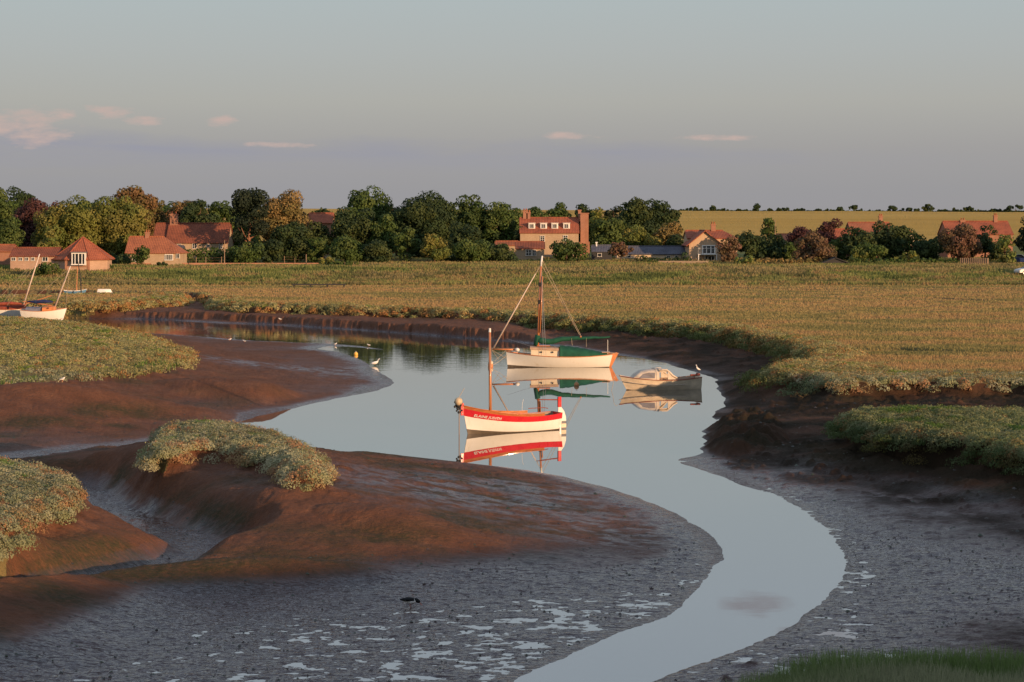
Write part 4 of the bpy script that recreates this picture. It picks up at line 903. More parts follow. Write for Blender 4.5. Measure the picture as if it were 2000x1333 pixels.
T = [
 (-45, 45, 364, 500, 'green', 330, 'tall green tree at the very edge, beside the copper beech'),
 (8, 78, 356, 450, 'dark', 440, 'distant dark rounded tree behind the copper beech'),
 (15, 100, 380, 505, 'copper', 385, 'dark copper beech behind the low tiled range', ),
 (80, 140, 382, 470, 'copper', 420, 'thinner copper beech top between two green trees'),
 (72, 195, 379, 508, 'olive', 345, 'broad sunlit green tree behind the pointed roof'),
 (165, 290, 377, 508, 'olive', 352, 'sunlit lime tree between pointed roof and gabled cottage'),
 (68, 118, 448, 505, 'olive', 322, 'small round bright bush tucked under the big lime'),
 (205, 300, 352, 470, 'bronze', 430, 'tallest bronze leaved oak behind the lime trees'),
 (270, 335, 372, 465, 'bronze', 436, 'bronze oak sloping down behind the long cottage chimney'),
 (318, 400, 384, 455, 'bronze', 446, 'low bronze trees above the long cottage roof'),
 (350, 420, 384, 462, 'dark', 425, 'dark green oak behind the long cottage roof ridge'),
 (400, 460, 380, 462, 'green', 430, 'green tree at the far end of the long cottage'),
 (555, 607, 385, 450, 'dark', 425, 'dark tree top peeping out behind the golden tree'),
 (500, 612, 371, 500, 'ochre', 372, 'golden olive domed tree beside the pine'),
 (530, 625, 428, 516, 'dark', 352, 'dark evergreen bushes under the golden tree'),
 (655, 770, 362, 505, 'green', 402, 'tallest airy tree left of the village middle, loose crown'),
 (640, 735, 400, 515, 'dark', 364, 'dense dark tree in front of the airy tall one'),
 (715, 785, 408, 515, 'green', 362, 'olive green tree with drooping crown by the marsh'),
 (745, 805, 392, 500, 'black', 415, 'very dark tree filling the gap in the middle of the wood'),
 (772, 895, 371, 508, 'dark', 388, 'massive dark sycamore in the middle of the wood'),
 (880, 960, 374, 505, 'green', 394, 'domed green tree next to the massive dark sycamore'),
 (935, 1012, 387, 505, 'green', 392, 'domed green tree nearest the farmhouse wall'),
 (872, 945, 430, 508, 'dark', 368, 'dark lower tree under the two domed green ones'),
 (768, 822, 440, 514, 'green', 352, 'mid green young tree at the wood edge'),
 (818, 878, 456, 513, 'olive', 347, 'small pale leafy tree in front of the sycamore'),
 (1018, 1072, 391, 440, 'green', 470, 'rounded tree behind the left end of the farmhouse roof'),
 (1066, 1122, 383, 440, 'green', 480, 'pointed tree behind the middle of the farmhouse roof'),
 (1112, 1158, 388, 440, 'dark', 478, 'darker tree behind the right dormers of the farmhouse'),
 (1148, 1192, 396, 440, 'olive', 474, 'olive rounded tree beyond the farmhouse chimneys'),
 (1177, 1218, 384, 440, 'black', 476, 'small dark tree standing up beside the big field clump'),
 (1200, 1282, 384, 480, 'dark', 440, 'dark oak forming the near half of the field clump'),
 (1250, 1328, 382, 475, 'dark', 446, 'dark oak at the field end of the clump'),
 (588, 655, 436, 508, 'dark', 366, 'dark thicket below the hidden red roof'),
 (1000, 1030, 430, 508, 'dark', 384, 'narrow dark tree against the farmhouse corner'),
 (1150, 1225, 420, 502, 'green', 398, 'spreading green tree behind the grey shed'),
 (1215, 1290, 445, 495, 'olive', 402, 'olive scrub tree above the slate range'),
 (1275, 1338, 430, 492, 'ochre', 410, 'yellowing shrub tree below the field clump'),
 (1300, 1350, 455, 500, 'dark', 400, 'dark bush between field clump and timber house'),
 (1400, 1450, 462, 516, 'russet', 345, 'brownish green bush hiding the balcony side'),
 (1436, 1502, 450, 517, 'dark', 352, 'dark dense holm oak beside the timber house'),
 (1490, 1545, 458, 517, 'dark', 350, 'dark shrub tree below the spiky conifer'),
 (1535, 1592, 440, 505, 'copper', 372, 'purple leaved plum beside the pinkish roof'),
 (1594, 1652, 426, 482, 'copper', 384, 'taller purple plum before the barley field'),
 (1548, 1636, 458, 523, 'russet', 342, 'rounded russet bush next to the black summerhouse'),
 (1610, 1665, 470, 512, 'green', 362, 'green bush behind the black summerhouse'),
 (1640, 1712, 440, 517, 'dark', 360, 'dark tree with pale stem below the villa roof'),
 (1698, 1786, 432, 517, 'dark', 366, 'broad dark tree covering the villa end'),
 (1755, 1808, 448, 515, 'green', 368, 'thin leaved tree over the cream cottage'),
 (1500, 1556, 466, 512, 'green', 358, 'green laurel between spiky conifer and purple plum'),
 (1590, 1650, 480, 515, 'dark', 358, 'dark holly behind the russet bush'),
 (1776, 1836, 468, 514, 'dark', 358, 'low dark thorn below the barley field corner'),
 (1660, 1735, 470, 516, 'green', 352, 'lower green tree at the foot of the villa trees'),
 (1926, 1975, 470, 512, 'dark', 360, 'dark shrub at the end of the long brick house'),
 (1800, 1850, 462, 515, 'dark', 362, 'dark scrub tree at the field corner'),
 (1832, 1922, 436, 522, 'russet', 346, 'brown green willow above the picket fence'),
 (1900, 1948, 432, 512, 'dark', 356, 'dark upright tree against the long brick house'),
 (1984, 2060, 408, 515, 'black', 340, 'black green conifer at the far edge over the cars'),
]
for t in T: 
    lb = t[6].replace('left of the village middle', 'between red roof and dark wood').replace('right dormers', 'end dormers').replace('left end', 'near end')
    tree(*t[:6], lb, loose=0.55 if 'airy' in lb or 'thin' in lb else 0.1, group='trees round the village')
tree(1055, 1157, 468, 513, 'green', 350, 'broad glossy green bush in front of the farmhouse', 'bush', 'bush', low=0.0, group='garden shrubs')
tree(1180, 1244, 470, 511, 'russet', 350, 'red-brown umbrella shaped small tree by the grey shed', 'tree', 'tree', low=0.25, group='trees round the village')
tree(925, 1010, 470, 510, 'dark', 352, 'dark bramble bush against the farmhouse annexe', 'bush', 'bush', low=0.0, group='garden shrubs')
tree(445, 530, 363, 515, 'black', 352, 'wind-bent pine with bare pinkish limbs beside the cottage', 'pine_tree', 'pine tree', low=0.12, loose=0.25, pine=True, lobes=42)
tree(1470, 1532, 414, 470, 'green', 384, 'spiky conifer rising above the dark shrubs into the field', 'conifer', 'conifer', low=0.0, loose=0.3, cone=True, lobes=30)
tree(1940, 1984, 456, 525, 'light', 338, 'slim pale green willow with bare forked trunk', 'tree', 'tree', low=0.35, loose=0.5, group='trees round the village')
tree(258, 296, 476, 516, 'green', 318, 'apple tree in front of the gabled cottage', 'tree', 'tree', low=0.15, loose=0.3, group='trees round the village')
tree(1428, 1480, 500, 520, 'light', 330, 'bright weedy bush on the bank below the holm oak', 'bush', 'bush', low=0, group='garden shrubs')
for x0, x1, yt, yb, k, D_, lb in [(612, 690, 502, 530, 'olive', 322, 'rounded pale bramble mound on the marsh bank'), (640, 706, 509, 532, 'green', 316, 'low green bramble beside the pale mound'),
      (1262, 1292, 508, 522, 'green', 338, 'small round bush at the end of the stone wall'), (302, 330, 512, 530, 'dark', 315, 'dark gorse bush under the garden wall'),
      (1500, 1560, 508, 528, 'ochre', 330, 'pale flowering elder on the bank by the russet bush'), (190, 225, 514, 535, 'green', 300, 'bramble beside the pointed building'),
      (1655, 1710, 492, 516, 'olive', 348, 'yellow green shrub below the villa trees'), (1745, 1805, 490, 515, 'olive', 350, 'yellow green shrub below the cream cottage'),
      (60, 130, 512, 535, 'green', 284, 'weeds and bramble under the row of small windows'), (225, 260, 498, 518, 'dark', 322, 'dark shrub at the foot of the round-holed gable'), (1945, 1990, 490, 520, 'light', 336, 'clipped light green shrub behind the pale willow')]:
    tree(x0, x1, yt, yb, k, D_, lb, 'bush', 'bush', low=-0.1, lobes=18, group='garden shrubs')
def hedge(x0, x1, yt, D0, D1, kind, label, name='hedge', deep=1.3):
    D0, D1 = DD(D0), DD(D1); A = W(x0, yt, D0); B = W(x1, yt, D1); Ln = (B - A).length; n = int(Ln / 0.9); pal = np.array(KIND[kind]); Cs = []; rr = []
    for i in range(n):
        p = A.lerp(B, (i + .5) / n); g_ = gz(p.x, p.y); hh_ = p.z - g_
        for zz_ in np.arange(0.3, max(hh_, .5), 0.7): Cs.append((p.x + rng.normal() * .25, p.y + rng.normal() * .25, g_ + zz_ + rng.normal() * .08)); rr.append(.62 + .22 * rng.random())
    Cs = np.array(Cs); rr = np.array(rr); leaf = .0009 * D0; per = int(np.clip(12 * (.7 / leaf) ** 2 * .8, 24, 150)); k = len(Cs); idx_ = np.repeat(np.arange(k), per)
    d = rng.normal(size=(len(idx_), 3)); d /= np.linalg.norm(d, axis=1, keepdims=True); P = Cs[idx_] + d * rr[idx_][:, None] * (.8 + .3 * rng.random((len(idx_), 1)))
    c = pal[rng.integers(0, len(pal), k)][idx_] * (.75 + .5 * rng.random((len(idx_), 1)))
    return tag(cards(P, d + rng.normal(size=d.shape) * .5, leaf * (.7 + .6 * rng.random(len(P))), c, 1.2, name), label, 'hedge')
hedge(352, 500, 491, 345, 350, 'green', 'long clipped hedge below the long cottage')
hedge(205, 262, 501, 326, 330, 'dark', 'dark hedge joining pointed building and gabled cottage')
hedge(1240, 1345, 503, 350, 346, 'dark', 'dark hedge before the slate range')
hedge(1655, 1870, 513, 338, 334, 'green', 'long rough hedge along the foot of the villa gardens')
hedge(1440, 1620, 512, 336, 338, 'ochre', 'white flowering hedge above the bank by the russet bush')
hedge(850, 1010, 500, 352, 352, 'dark', 'dark scrub under the domed green trees')
hedge(1130, 1200, 430, 520, 520, 'dark', 'field hedge seen beyond the farmhouse chimneys')
# hedge trees along the skyline of the barley field
def hlabel(i):
    return 'small dark hedgerow tree on the field skyline, ' + ['first','second','third','fourth','fifth','sixth','seventh','eighth','ninth','tenth','eleventh','twelfth','thirteenth','fourteenth','fifteenth','sixteenth','seventeenth','eighteenth','nineteenth','twentieth','twenty-first','twenty-second','twenty-third','twenty-fourth','twenty-fifth','twenty-sixth','twenty-seventh','twenty-eighth'][i] + ' from the oak clump'
for i in range(28):
    px_ = 1335 + i * 24 + rng.normal() * 5; hh_ = (2.0 + 4.5 * rng.random() ** 1.8); wd_ = 8 + 16 * rng.random(); D_ = 1455 + rng.random() * 20
    X = (px_ - 1000) / (F / D_); g_ = gz(X, D_); yt = HOR + (EYE - g_ - hh_ * 1.1) * F / D_
    tree(px_ - wd_, px_ + wd_, yt, 420, 'dark', D_, hlabel(i), 'hedgerow_tree', 'tree', low=0.0, lobes=9, group='hedgerow trees on the skyline')
hd = hedge(1310, 2040, 414, 1470, 1470, 'dark', 'thin dark hedge along the skyline of the barley field')
for i_, (x0, x1, yt, k_, D_, lb) in enumerate([(600, 668, 405, 'dark', 450, 'dark tree behind the hidden red roof'), (735, 800, 398, 'dark', 455, 'dark tree filling the skyline between airy and massive trees'), (840, 905, 388, 'green', 460, 'green tree behind the massive sycamore'),
    (905, 960, 396, 'dark', 462, 'dark tree behind the domed green ones'), (960, 1016, 400, 'green', 455, 'green tree behind the farmhouse near corner'), (160, 230, 392, 'bronze', 452, 'bronze tree behind the two limes'), (445, 510, 392, 'green', 448, 'green tree between long cottage and pine'),
    (-30, 30, 400, 'dark', 440, 'dark tree behind the edge tree'), (590, 640, 455, 'green', 348, 'green bush in the hedge gap'), (640, 720, 460, 'green', 346, 'green bushes at the foot of the dark tree'), (700, 770, 465, 'dark', 345, 'dark bushes by the olive green tree'), (880, 960, 462, 'green', 348, 'scrubby bush below the domed trees'),
    (440, 520, 472, 'green', 342, 'bushy shrub round the foot of the pine'), (500, 560, 468, 'dark', 344, 'dark laurel under the golden tree')]):
    tree(x0, x1, yt, 508, k_, D_, lb, group='trees round the village', low=-0.1)
# distant wood behind the village
for i, (x0, x1, yt) in enumerate([(-20, 120, 392), (120, 210, 392), (280, 420, 396), (440, 520, 400), (590, 680, 411), (980, 1040, 402), (1120, 1180, 408)]):
    tree(x0, x1, yt, 470, 'green', 500 + 8 * i, ['far green tree behind the copper beech', 'far green tree behind the sunlit lime', 'far wide tree behind the bronze oaks', 'far tree behind the pine', 'far low trees over the hidden red roof', 'far tree behind the wood and farmhouse corner', 'far tree beyond the farmhouse chimneys, low'][i], group='trees round the village', low=0)
# ------------------------------------------------------------------ boats
def gloss(name, col, rough=0.25, coat=0.0, var=0.1, sc=3.0, stretch=(1, 1, 1), dirt=None):
    m = simple(name, col, rough, var, sc, 0.5, dirt=dirt, stretch=stretch); b = m.node_tree.nodes['Principled BSDF']; b.inputs['Coat Weight'].default_value = coat; b.inputs['Coat Roughness'].default_value = 0.12; return m
M['hull_white'] = planks('white clinker planking', (0.86, 0.82, 0.74), 9.5, 0.28, var=0.10, dirt=(0.5, 0.4, 0.28))
M['hull_cream'] = planks('cream planking', (0.87, 0.82, 0.72), 7.0, 0.40, var=0.08, dirt=(0.55, 0.45, 0.30))
M['red'] = gloss('red gloss paint', (0.60, 0.018, 0.022), 0.28, 0.5)
M['varnish'] = gloss('varnished wood', (0.48, 0.15, 0.035), 0.25, 0.7, 0.3, 3, (1, 1, 6))
M['spar'] = gloss('varnished spar', (0.46, 0.17, 0.06), 0.35, 0.3, 0.25, 2, (6, 6, 0.5))
M['antifoul'] = simple('brown waterline stain', (0.10, 0.075, 0.05), 0.6, 0.3, 4)
M['green_canvas'] = simple('green canvas', (0.014, 0.078, 0.045), 0.8, 0.25, 3, 0.2, bmp=0.5)
M['cream'] = simple('cream paint', (0.72, 0.60, 0.42), 0.5, 0.08, 3)
M['deck'] = simple('bleached deck', (0.42, 0.27, 0.17), 0.7, 0.2, 4)
M['inside'] = simple('boat interior', (0.30, 0.20, 0.13), 0.6, 0.2, 4)
M['rope'] = simple('rope', (0.45, 0.36, 0.26), 0.9, 0.2, 20, 0.1)
M['sailroll'] = simple('rolled sailcloth', (0.60, 0.47, 0.38), 0.9, 0.15, 8, 0.1, bmp=0.5)
M['buff'] = simple('stained buff fibreglass', (0.76, 0.62, 0.44), 0.5, 0.2, 1.8, 0.4, dirt=(0.42, 0.30, 0.18), stretch=(1, 1, 2.5))
M['buff_light'] = simple('faded fibreglass', (0.56, 0.46, 0.35), 0.5, 0.22, 3.0, 0.4, dirt=(0.28, 0.18, 0.08))
M['clear'] = simple('clouded plastic window', (0.20, 0.18, 0.18), 0.18, 0.15, 3, 0.8)
M['navy'] = simple('navy canvas', (0.02, 0.03, 0.09), 0.8, 0.3, 4, 0.2)
M['grey_canvas'] = simple('blue grey canvas', (0.16, 0.17, 0.22), 0.8, 0.3, 3, 0.2)
M['rust'] = simple('rust red paint', (0.25, 0.06, 0.035), 0.7, 0.3, 3, 0.2)
M['slate_paint'] = simple('dark grey paint', (0.13, 0.12, 0.13), 0.5, 0.2, 4)
M['blue'] = simple('blue paint', (0.10, 0.22, 0.35), 0.5, 0.1, 3)
M['orange'] = simple('orange wood', (0.55, 0.20, 0.07), 0.5, 0.15, 3)
M['metal'] = simple('galvanised metal', (0.42, 0.42, 0.42), 0.35, 0.1, 3, metal=0.8)
class Hull:
    """x from the stern (0) to the bow (L), y to port, z up from the waterline"""
    def __init__(s, Ln, beam, sheer, keel=-0.35, ts=0.6, rake=0.3, tr=0.15, full=2.2, mid=0.42, bow=1.0, sec=0.42):
        s.L, s.B, s.sheer, s.keel, s.ts, s.rake, s.tr, s.full, s.mid, s.bow, s.sec = Ln, beam, sheer, keel, ts, rake, tr, full, mid, bow, sec
    def zs(s, t): a, b, c = s.sheer; return a * (1 - t) ** 2 + 2 * (2 * b - (a + c) / 2) * t * (1 - t) + c * t ** 2
    def half(s, t):
        if t > s.mid: return s.B / 2 * max(0.0, 1 - ((t - s.mid) / (1 - s.mid)) ** s.full)
        return s.B / 2 * (1 - (1 - s.ts) * ((s.mid - t) / s.mid) ** 2)
    def p(s, t, v, side=1, off=0.0):
        zk = s.keel * (1 - 0.25 * max(0, (t - .6) / .4)); z = zk + (s.zs(t) - zk) * v
        e = s.sec + 0.55 * max(0, (t - 0.45) / 0.55) ** 1.5
        y = s.half(t) * (max(v, 0.0) ** e); x = t * s.L - s.rake * (1 - v) * max(0, (t - .55) / .45) ** 3 + s.tr * (1 - v) * max(0, (.3 - t) / .3) ** 2
        y = max(y + off, 0.012 if t > .999 else 0.0); return Vector((x, side * y, z))
    def skin(s, name, mat, v0, v1, parent, off=0.0, t0=0.0, t1=1.0, nt_=36, nv=8, transom=False, keelclose=False):
        mb = MB()
        for sd in (1, -1):
            P = [s.p(t0 + (t1 - t0) * i / nt_, v0 + (v1 - v0) * j / nv, sd, off) for i in range(nt_ + 1) for j in range(nv + 1)]
            fs = [(i * (nv + 1) + j, (i + 1) * (nv + 1) + j, (i + 1) * (nv + 1) + j + 1, i * (nv + 1) + j + 1) for i in range(nt_) for j in range(nv)]
            if sd < 0: fs = [f[::-1] for f in fs]
            mb.add(P, fs)
        if transom:
            R_ = [s.p(0, v0 + (v1 - v0) * j / nv, 1, off) for j in range(nv + 1)] + [s.p(0, v0 + (v1 - v0) * j / nv, -1, off) for j in range(nv, -1, -1)]
            mb.add(R_, [tuple(range(len(R_)))])
        return mb.build(name, mat, parent, True)
    def rail(s, name, mat, parent, w=0.05, h=0.04, dz=0.0, t0=0.0, t1=1.0):
        mb = MB()
        for sd in (1, -1):
            n = 30; P = []
            for i in range(n + 1):
                q = s.p(t0 + (t1 - t0) * i / n, 1, sd); P += [q + Vector((0, sd * w * .6, dz)), q + Vector((0, sd * w * .6, dz + h)), q + Vector((0, -sd * w * .6, dz + h)), q + Vector((0, -sd * w * .6, dz))]
            fs = [(i * 4 + k, i * 4 + (k + 1) % 4, i * 4 + 4 + (k + 1) % 4, i * 4 + 4 + k) for i in range(n) for k in range(4)] + [(0, 1, 2, 3), (4 * n, 4 * n + 1, 4 * n + 2, 4 * n + 3)]
            mb.add(P, fs)
        return mb.build(name, mat, parent)
    def deck(s, name, mat, parent, v=0.95, t0=0.0, t1=1.0, dz=0.0):
        mb = MB(); n = 24; P = []
        for i in range(n + 1): a = s.p(t0 + (t1 - t0) * i / n, v, 1, -.03); b = s.p(t0 + (t1 - t0) * i / n, v, -1, -.03); c = (a + b) / 2 + Vector((0, 0, .04)); P += [a + Vector((0, 0, dz)), c + Vector((0, 0, dz)), b + Vector((0, 0, dz))]
        mb.add(P, [(i * 3 + k, i * 3 + 3 + k, i * 3 + 4 + k, i * 3 + 1 + k) for i in range(n) for k in range(2)]); return mb.build(name, mat, parent)
def boat_root(name, px, py, rz, label, cat='boat', z=0.0, group=None, tilt=0.0, pitch=0.0):
    X, Y = at(px, py, z); r_ = empty(name, (X, Y, z), R(rz), label, cat, group); r_.rotation_euler = (R(tilt), R(pitch), R(rz)); return r_
def put(o, x, y=0, z=0): o.location = (x, y, z); return o
# --- the red and white boat
rb_ = boat_root('moored_boat', 997, 843.5, 209, 'white clinker boat with red gunwale and bare mast mirrored in the creek', 'sailing boat')
h = Hull(5.0, 1.75, (0.90, 0.86, 1.30), keel=-0.30, ts=0.55, rake=0.32, tr=0.0, full=2.6, mid=0.40, sec=0.40)
class Sh:            # parts are built with the stern at 0: shift them so that the root sits amidships
    def __init__(s, o, dx): s.o = o; s.dx = dx
def shift(root, dx):
    for c in root.children_recursive:
        if c.parent == root: c.location.x += dx
vw = lambda z, t=.5: (z - h.keel) / (h.zs(t) - h.keel)
h.skin('hull', M['hull_white'], 0.30, 0.695, rb_, transom=True)
h.skin('boot_top', M['antifoul'], 0.0, 0.30, rb_, transom=True)
h.skin('red_strake', M['red'], 0.695, 0.92, rb_, off=0.012, transom=True)
h.skin('wash_strake', M['varnish'], 0.92, 1.0, rb_, off=0.002, t0=0.23)
inn = h.skin('lining', M['inside'], 0.36, 0.915, rb_, off=-0.045)
h.deck('floorboards', M['deck'], rb_, v=0.42, t0=0.02, t1=0.93)
h.deck('foredeck', M['varnish'], rb_, v=0.93, t0=0.74, t1=0.985)
h.rail('gunwale', M['varnish'], rb_, 0.05, 0.035, 0.0, t0=0.23)
for t in (0.12, 0.34, 0.58):
    a = h.p(t, 0.80, 1, -.05); mb = MB(); mb.box((a.x, 0, a.z), (0.24, 2 * a.y - .02, 0.04)); mb.build('thwart', M['varnish'], rb_)
mb = MB(); mb.add([Vector(q) for q in [(4.93, -.035, 1.42), (5.08, -.03, 1.42), (5.08, -.03, .86), (4.93, -.04, .86), (4.93, .035, 1.42), (5.08, .03, 1.42), (5.08, .03, .86), (4.93, .04, .86)]],
       [(0, 1, 2, 3), (7, 6, 5, 4), (0, 4, 5, 1), (1, 5, 6, 2), (3, 2, 6, 7), (0, 3, 7, 4)]); mb.build('stem_head', M['red'], rb_, bevel=.01)
mx = 3.55; mb = MB(); mb.bar((mx, 0, .1), (mx + .03, 0, 4.62), .070, .055, 12); mst = mb.build('mast', M['spar'], rb_, True)
mb = MB(); mb.bar((mx + .03, 0, 4.60), (mx + .03, 0, 4.78), .06, .05, 12); mb.build('mast_cap', M['white'], mst)
mb = MB(); mb.tube([(mx, .07, 4.4), (mx + .1, .10, 1.2)], .006, 4); mb.tube([(mx - .05, -.07, 4.4), (mx - .5, -.75, 1.0)], .006, 4); mb.build('halyard', M['rope'], rb_)
mb = MB(); prof = [(-.06, 1.42), (-.20, 1.42), (-.22, 1.05), (-.24, 1.02), (-.42, .80), (-.48, .45), (-.50, -.35), (-.1, -.35), (-.01, .5), (-.03, 1.0)]
def plate(mb, prof, w_, n=0):
    k = len(prof); P = [(x, -w_, z) for x, z in prof] + [(x, w_, z) for x, z in prof]
    mb.add(P, [tuple(range(k)), tuple(range(2 * k - 1, k - 1, -1))] + [(i, i + k, (i + 1) % k + k, (i + 1) % k) for i in range(k)]); return mb
plate(MB(), [(-.04, 1.02), (-.20, 1.02), (-.36, .82), (-.45, .55), (-.46, .36), (-.02, .36)], .022).build('rudder', M['white'], rb_, bevel=.008)
plate(MB(), [(-.02, .36), (-.46, .36), (-.46, .24), (-.02, .24)], .021).build('rudder_stripe', M['slate_paint'], rb_)
plate(MB(), [(-.02, .24), (-.46, .24), (-.46, .06), (-.02, .06)], .022).build('rudder_band', M['cream'], rb_)
plate(MB(), [(-.02, .06), (-.46, .06), (-.44, -.35), (-.04, -.35)], .021).build('rudder_blade', M['slate_paint'], rb_)
plate(MB(), [(-.02, 1.50), (-.19, 1.50), (-.19, 1.02), (-.02, 1.02)], .05).build('rudder_head', M['red'], rb_, bevel=.01)
mb = MB(); mb.bar((-.08, 0, 1.36), (1.15, .06, 1.42), .028, .022); mb.build('tiller', M['rust'], rb_, True)
mb = MB(); mb.box((.12, .3, .36), (.14, .12, .25)); mb.box((.04, .3, .12), (.12, .1, .35)); mb.build('outboard_bracket', M['metal'], rb_, bevel=.02)
mb = MB(); mb.tube([(.3, -.35, .95), (.5, -.38, .99), (1.3, -.45, .98)], .018, 5); mb.build('stern_rail', M['rust'], rb_)
mb = MB(); mb.tube([(2.2, .55, 1.0), (2.15, .5, 1.35), (2.1, .5, 1.5)], .01, 4); mb.build('crutch', M['white'], rb_)
mb = MB(); mb.ball((5.22, .05, 1.50), .19, 14, 10); bf = mb.build('fender', simple('grubby cream fender', (.55, .42, .26), .7, .3, 8), rb_, True)
mb = MB()
for i in range(26):
    a = rng.normal(size=3) * (.09, .09, .12) + np.array([5.26, .02, 1.27]); mb.ball(tuple(a), .045 + .03 * rng.random(), 6, 4)
mb.build('rope_coil', M['dark_wood'], rb_)
mb = MB(); mb.tube([(5.12, .0, 1.30), (5.16, .0, .9), (5.16, .0, -.05)], .022, 6); mb.build('mooring_line', M['old_wood'], rb_)
mb = MB(); mb.tube([(5.22, .05, 1.65), (5.05, .1, 1.95), (4.95, .1, 2.1)], .012, 4); mb.build('buoy_line', M['rope'], rb_)
def hull_text(h, txt, x_start, dirn, v0, size, mat, parent, side=1, off=0.016, shear=0.0):
    cu = bpy.data.curves.new('name', 'FONT'); cu.body = txt; cu.size = size; cu.resolution_u = 2; cu.shear = shear; cu.offset = 0.003; cu.space_character = 1.08
    to = bpy.data.objects.new('tmp', cu); scene.collection.objects.link(to); dg = bpy.context.evaluated_depsgraph_get(); me = bpy.data.meshes.new_from_object(to.evaluated_get(dg)); bpy.data.objects.remove(to)
    for v in me.vertices:
        x = x_start + dirn * v.co.x; t = min(max(x / h.L, 0.001), .995); q = h.p(t, v0, side, off); zt = q.z + v.co.y
        vv = (zt - h.keel) / (h.zs(t) - h.keel); q = h.p(t, vv, side, off); v.co = (x, q.y, zt)
    me.materials.clear(); me.materials.append(mat); o = bpy.data.objects.new('name_lettering', me); o.parent = parent; return link(o)
hull_text(h, 'ELAINE JUDITH', 4.55, -1, 0.735, 0.165, M['white'], rb_, 1, 0.017, 0.25)
shift(rb_, -2.5)
# --- the white gaff sloop with green covers
sb = boat_root('gaff_yacht', 1092, 717, 180, 'white gaff yacht with green canvas covers and long bowsprit', 'yacht')
h = Hull(7.1, 2.2, (0.86, 0.72, 1.02), keel=-0.30, ts=0.62, rake=0.12, tr=0.30, full=2.3, mid=0.40, sec=0.40)
h.skin('hull', M['hull_cream'], 0.30, 1.0, sb, transom=True)
h.skin('boot_top', M['antifoul'], 0.0, 0.30, sb, transom=True)
h.rail('rubbing_strake', M['varnish'], sb, 0.05, 0.045, -0.01)
h.deck('deck', M['deck'], sb, v=0.97)
# cabin
def coach(x0, x1, w0, w1, z0, z1, hh):
    P = []
    for x, w_, z in ((x0, w0, z0), (x1, w1, z1)): P += [(x, -w_, z - .12), (x, w_, z - .12), (x, w_ * .92, z + hh), (x, 0, z + hh + .07), (x, -w_ * .92, z + hh)]
    return MB().add(P, [(0, 1, 2, 3, 4), (9, 8, 7, 6, 5), (1, 6, 7, 2), (2, 7, 8, 3), (3, 8, 9, 4), (4, 9, 5, 0), (0, 5, 6, 1)])
cb_ = coach(3.55, 5.45, .78, .55, .78, .88, .36).build('cabin', M['cream'], sb, bevel=.02)
coach(3.60, 5.50, .80, .58, 1.26, 1.32, .02).build('cabin_roof', M['deck'], cb_)
mb = MB(); mb.box((4.6, 0, 1.42), (.9, .5, .05)); mb.build('hatch', M['varnish'], cb_)
for x, w_ in ((4.0, .735), (4.75, .66)):
    mb = MB(); mb.bar((x, w_ + .005, 1.03), (x, w_ + .035, 1.03), .06, n=14); mb.build('porthole', M['glass'], cb_)
# cockpit cover: an arched canvas
P = []; nn = 16
for i in range(nn + 1):
    x = 3.5 - 3.15 * i / nn; t = x / h.L; zs_ = h.zs(t) + .02; wd_ = h.half(t) * .9; hh_ = .62 * (1 - (i / nn) ** 1.6) + .08
    for j in range(9): a = math.pi * j / 8; P.append((x, wd_ * math.cos(a), zs_ + hh_ * math.sin(a) ** .7 * (1 + .03 * math.sin(i * 2.4))))
mb = MB().add(P, [(i * 9 + j, i * 9 + j + 1, i * 9 + 10 + j, i * 9 + 9 + j) for i in range(nn) for j in range(8)] + [tuple(range(9)), tuple(range(nn * 9, nn * 9 + 9))]); mb.build('cockpit_cover', M['green_canvas'], sb, True)
s2_ = 29.16
def S(px, py, y=0.0): return (3.55 + (1092 - px) / s2_, y, (717 - py) / s2_)
mb = MB(); mb.bar(S(1050, 690), S(1056.5, 520), .095, .07, 12); mst = mb.build('mast', M['spar'], sb, True)
mb = MB(); mb.bar(S(1056.5, 520.5), S(1059, 500), .075, .055, 12); mb.build('mast_head', M['white'], mst, True)
mb = MB(); mb.ball(S(1059, 499), .06, 8, 6); mb.build('truck', M['dark_wood'], mst)
for yb_ in (590, 556): mb = MB(); mb.bar(S(1050 + (690 - yb_) * .038, yb_ + 4), S(1050 + (690 - yb_) * .038, yb_ - 4), .105, .105, 12); mb.build('mast_band', M['dark_wood'], mst)
mb = MB(); mb.bar(S(1054.5, 650, .12), S(1059.5, 540, .12), .05, .04, 8); mb.build('gaff_spar', M['spar'], sb, True)
mb = MB(); mb.bar(S(1015, 683.5), S(961, 682.5), .07, .05, 10); mb.build('bowsprit', M['orange'], sb, True)
n = 14; pts = [Vector(S(1047, 664)).lerp(Vector(S(1192, 659)), i / n) + Vector((0, 0, .018 * math.sin(i * 1.9) - (.16 * math.sin(math.pi * min(i / 5, 1)) if i < 5 else 0))) for i in range(n + 1)]
mb = MB(); mb.tube(pts, [.12] + [.23 - .013 * i for i in range(1, n)] + [.04], 9); mb.build('boom_cover', M['green_canvas'], sb, True)
mb = MB(); mb.bar(S(1046, 676), S(1050.5, 655), .15, .19, 10); mb.build('mast_cover', M['green_canvas'], sb, True)
mb = MB(); mb.bar(S(964, 680), S(1046, 535), .055, .03, 7); mb.build('furled_jib', M['sailroll'], sb, True)
mb = MB()
for a, b in ((S(961, 682), S(1054, 523)), (S(1046, 535), S(1056, 517)), (S(961, 684), S(988, 700)), (S(961, 684), S(975, 704)), (S(990, 683), S(966, 706))): mb.tube([a, b], .012, 4)
mb.build('forestay', M['rope'], sb)
for q in ((S(1059, 508), S(1135, 657, .1)), (S(1059, 520), S(1132, 655, -.1))): mb = MB(); mb.tube(q, .016, 5); mb.build('topping_lift', M['rope'], sb)
mb = MB()
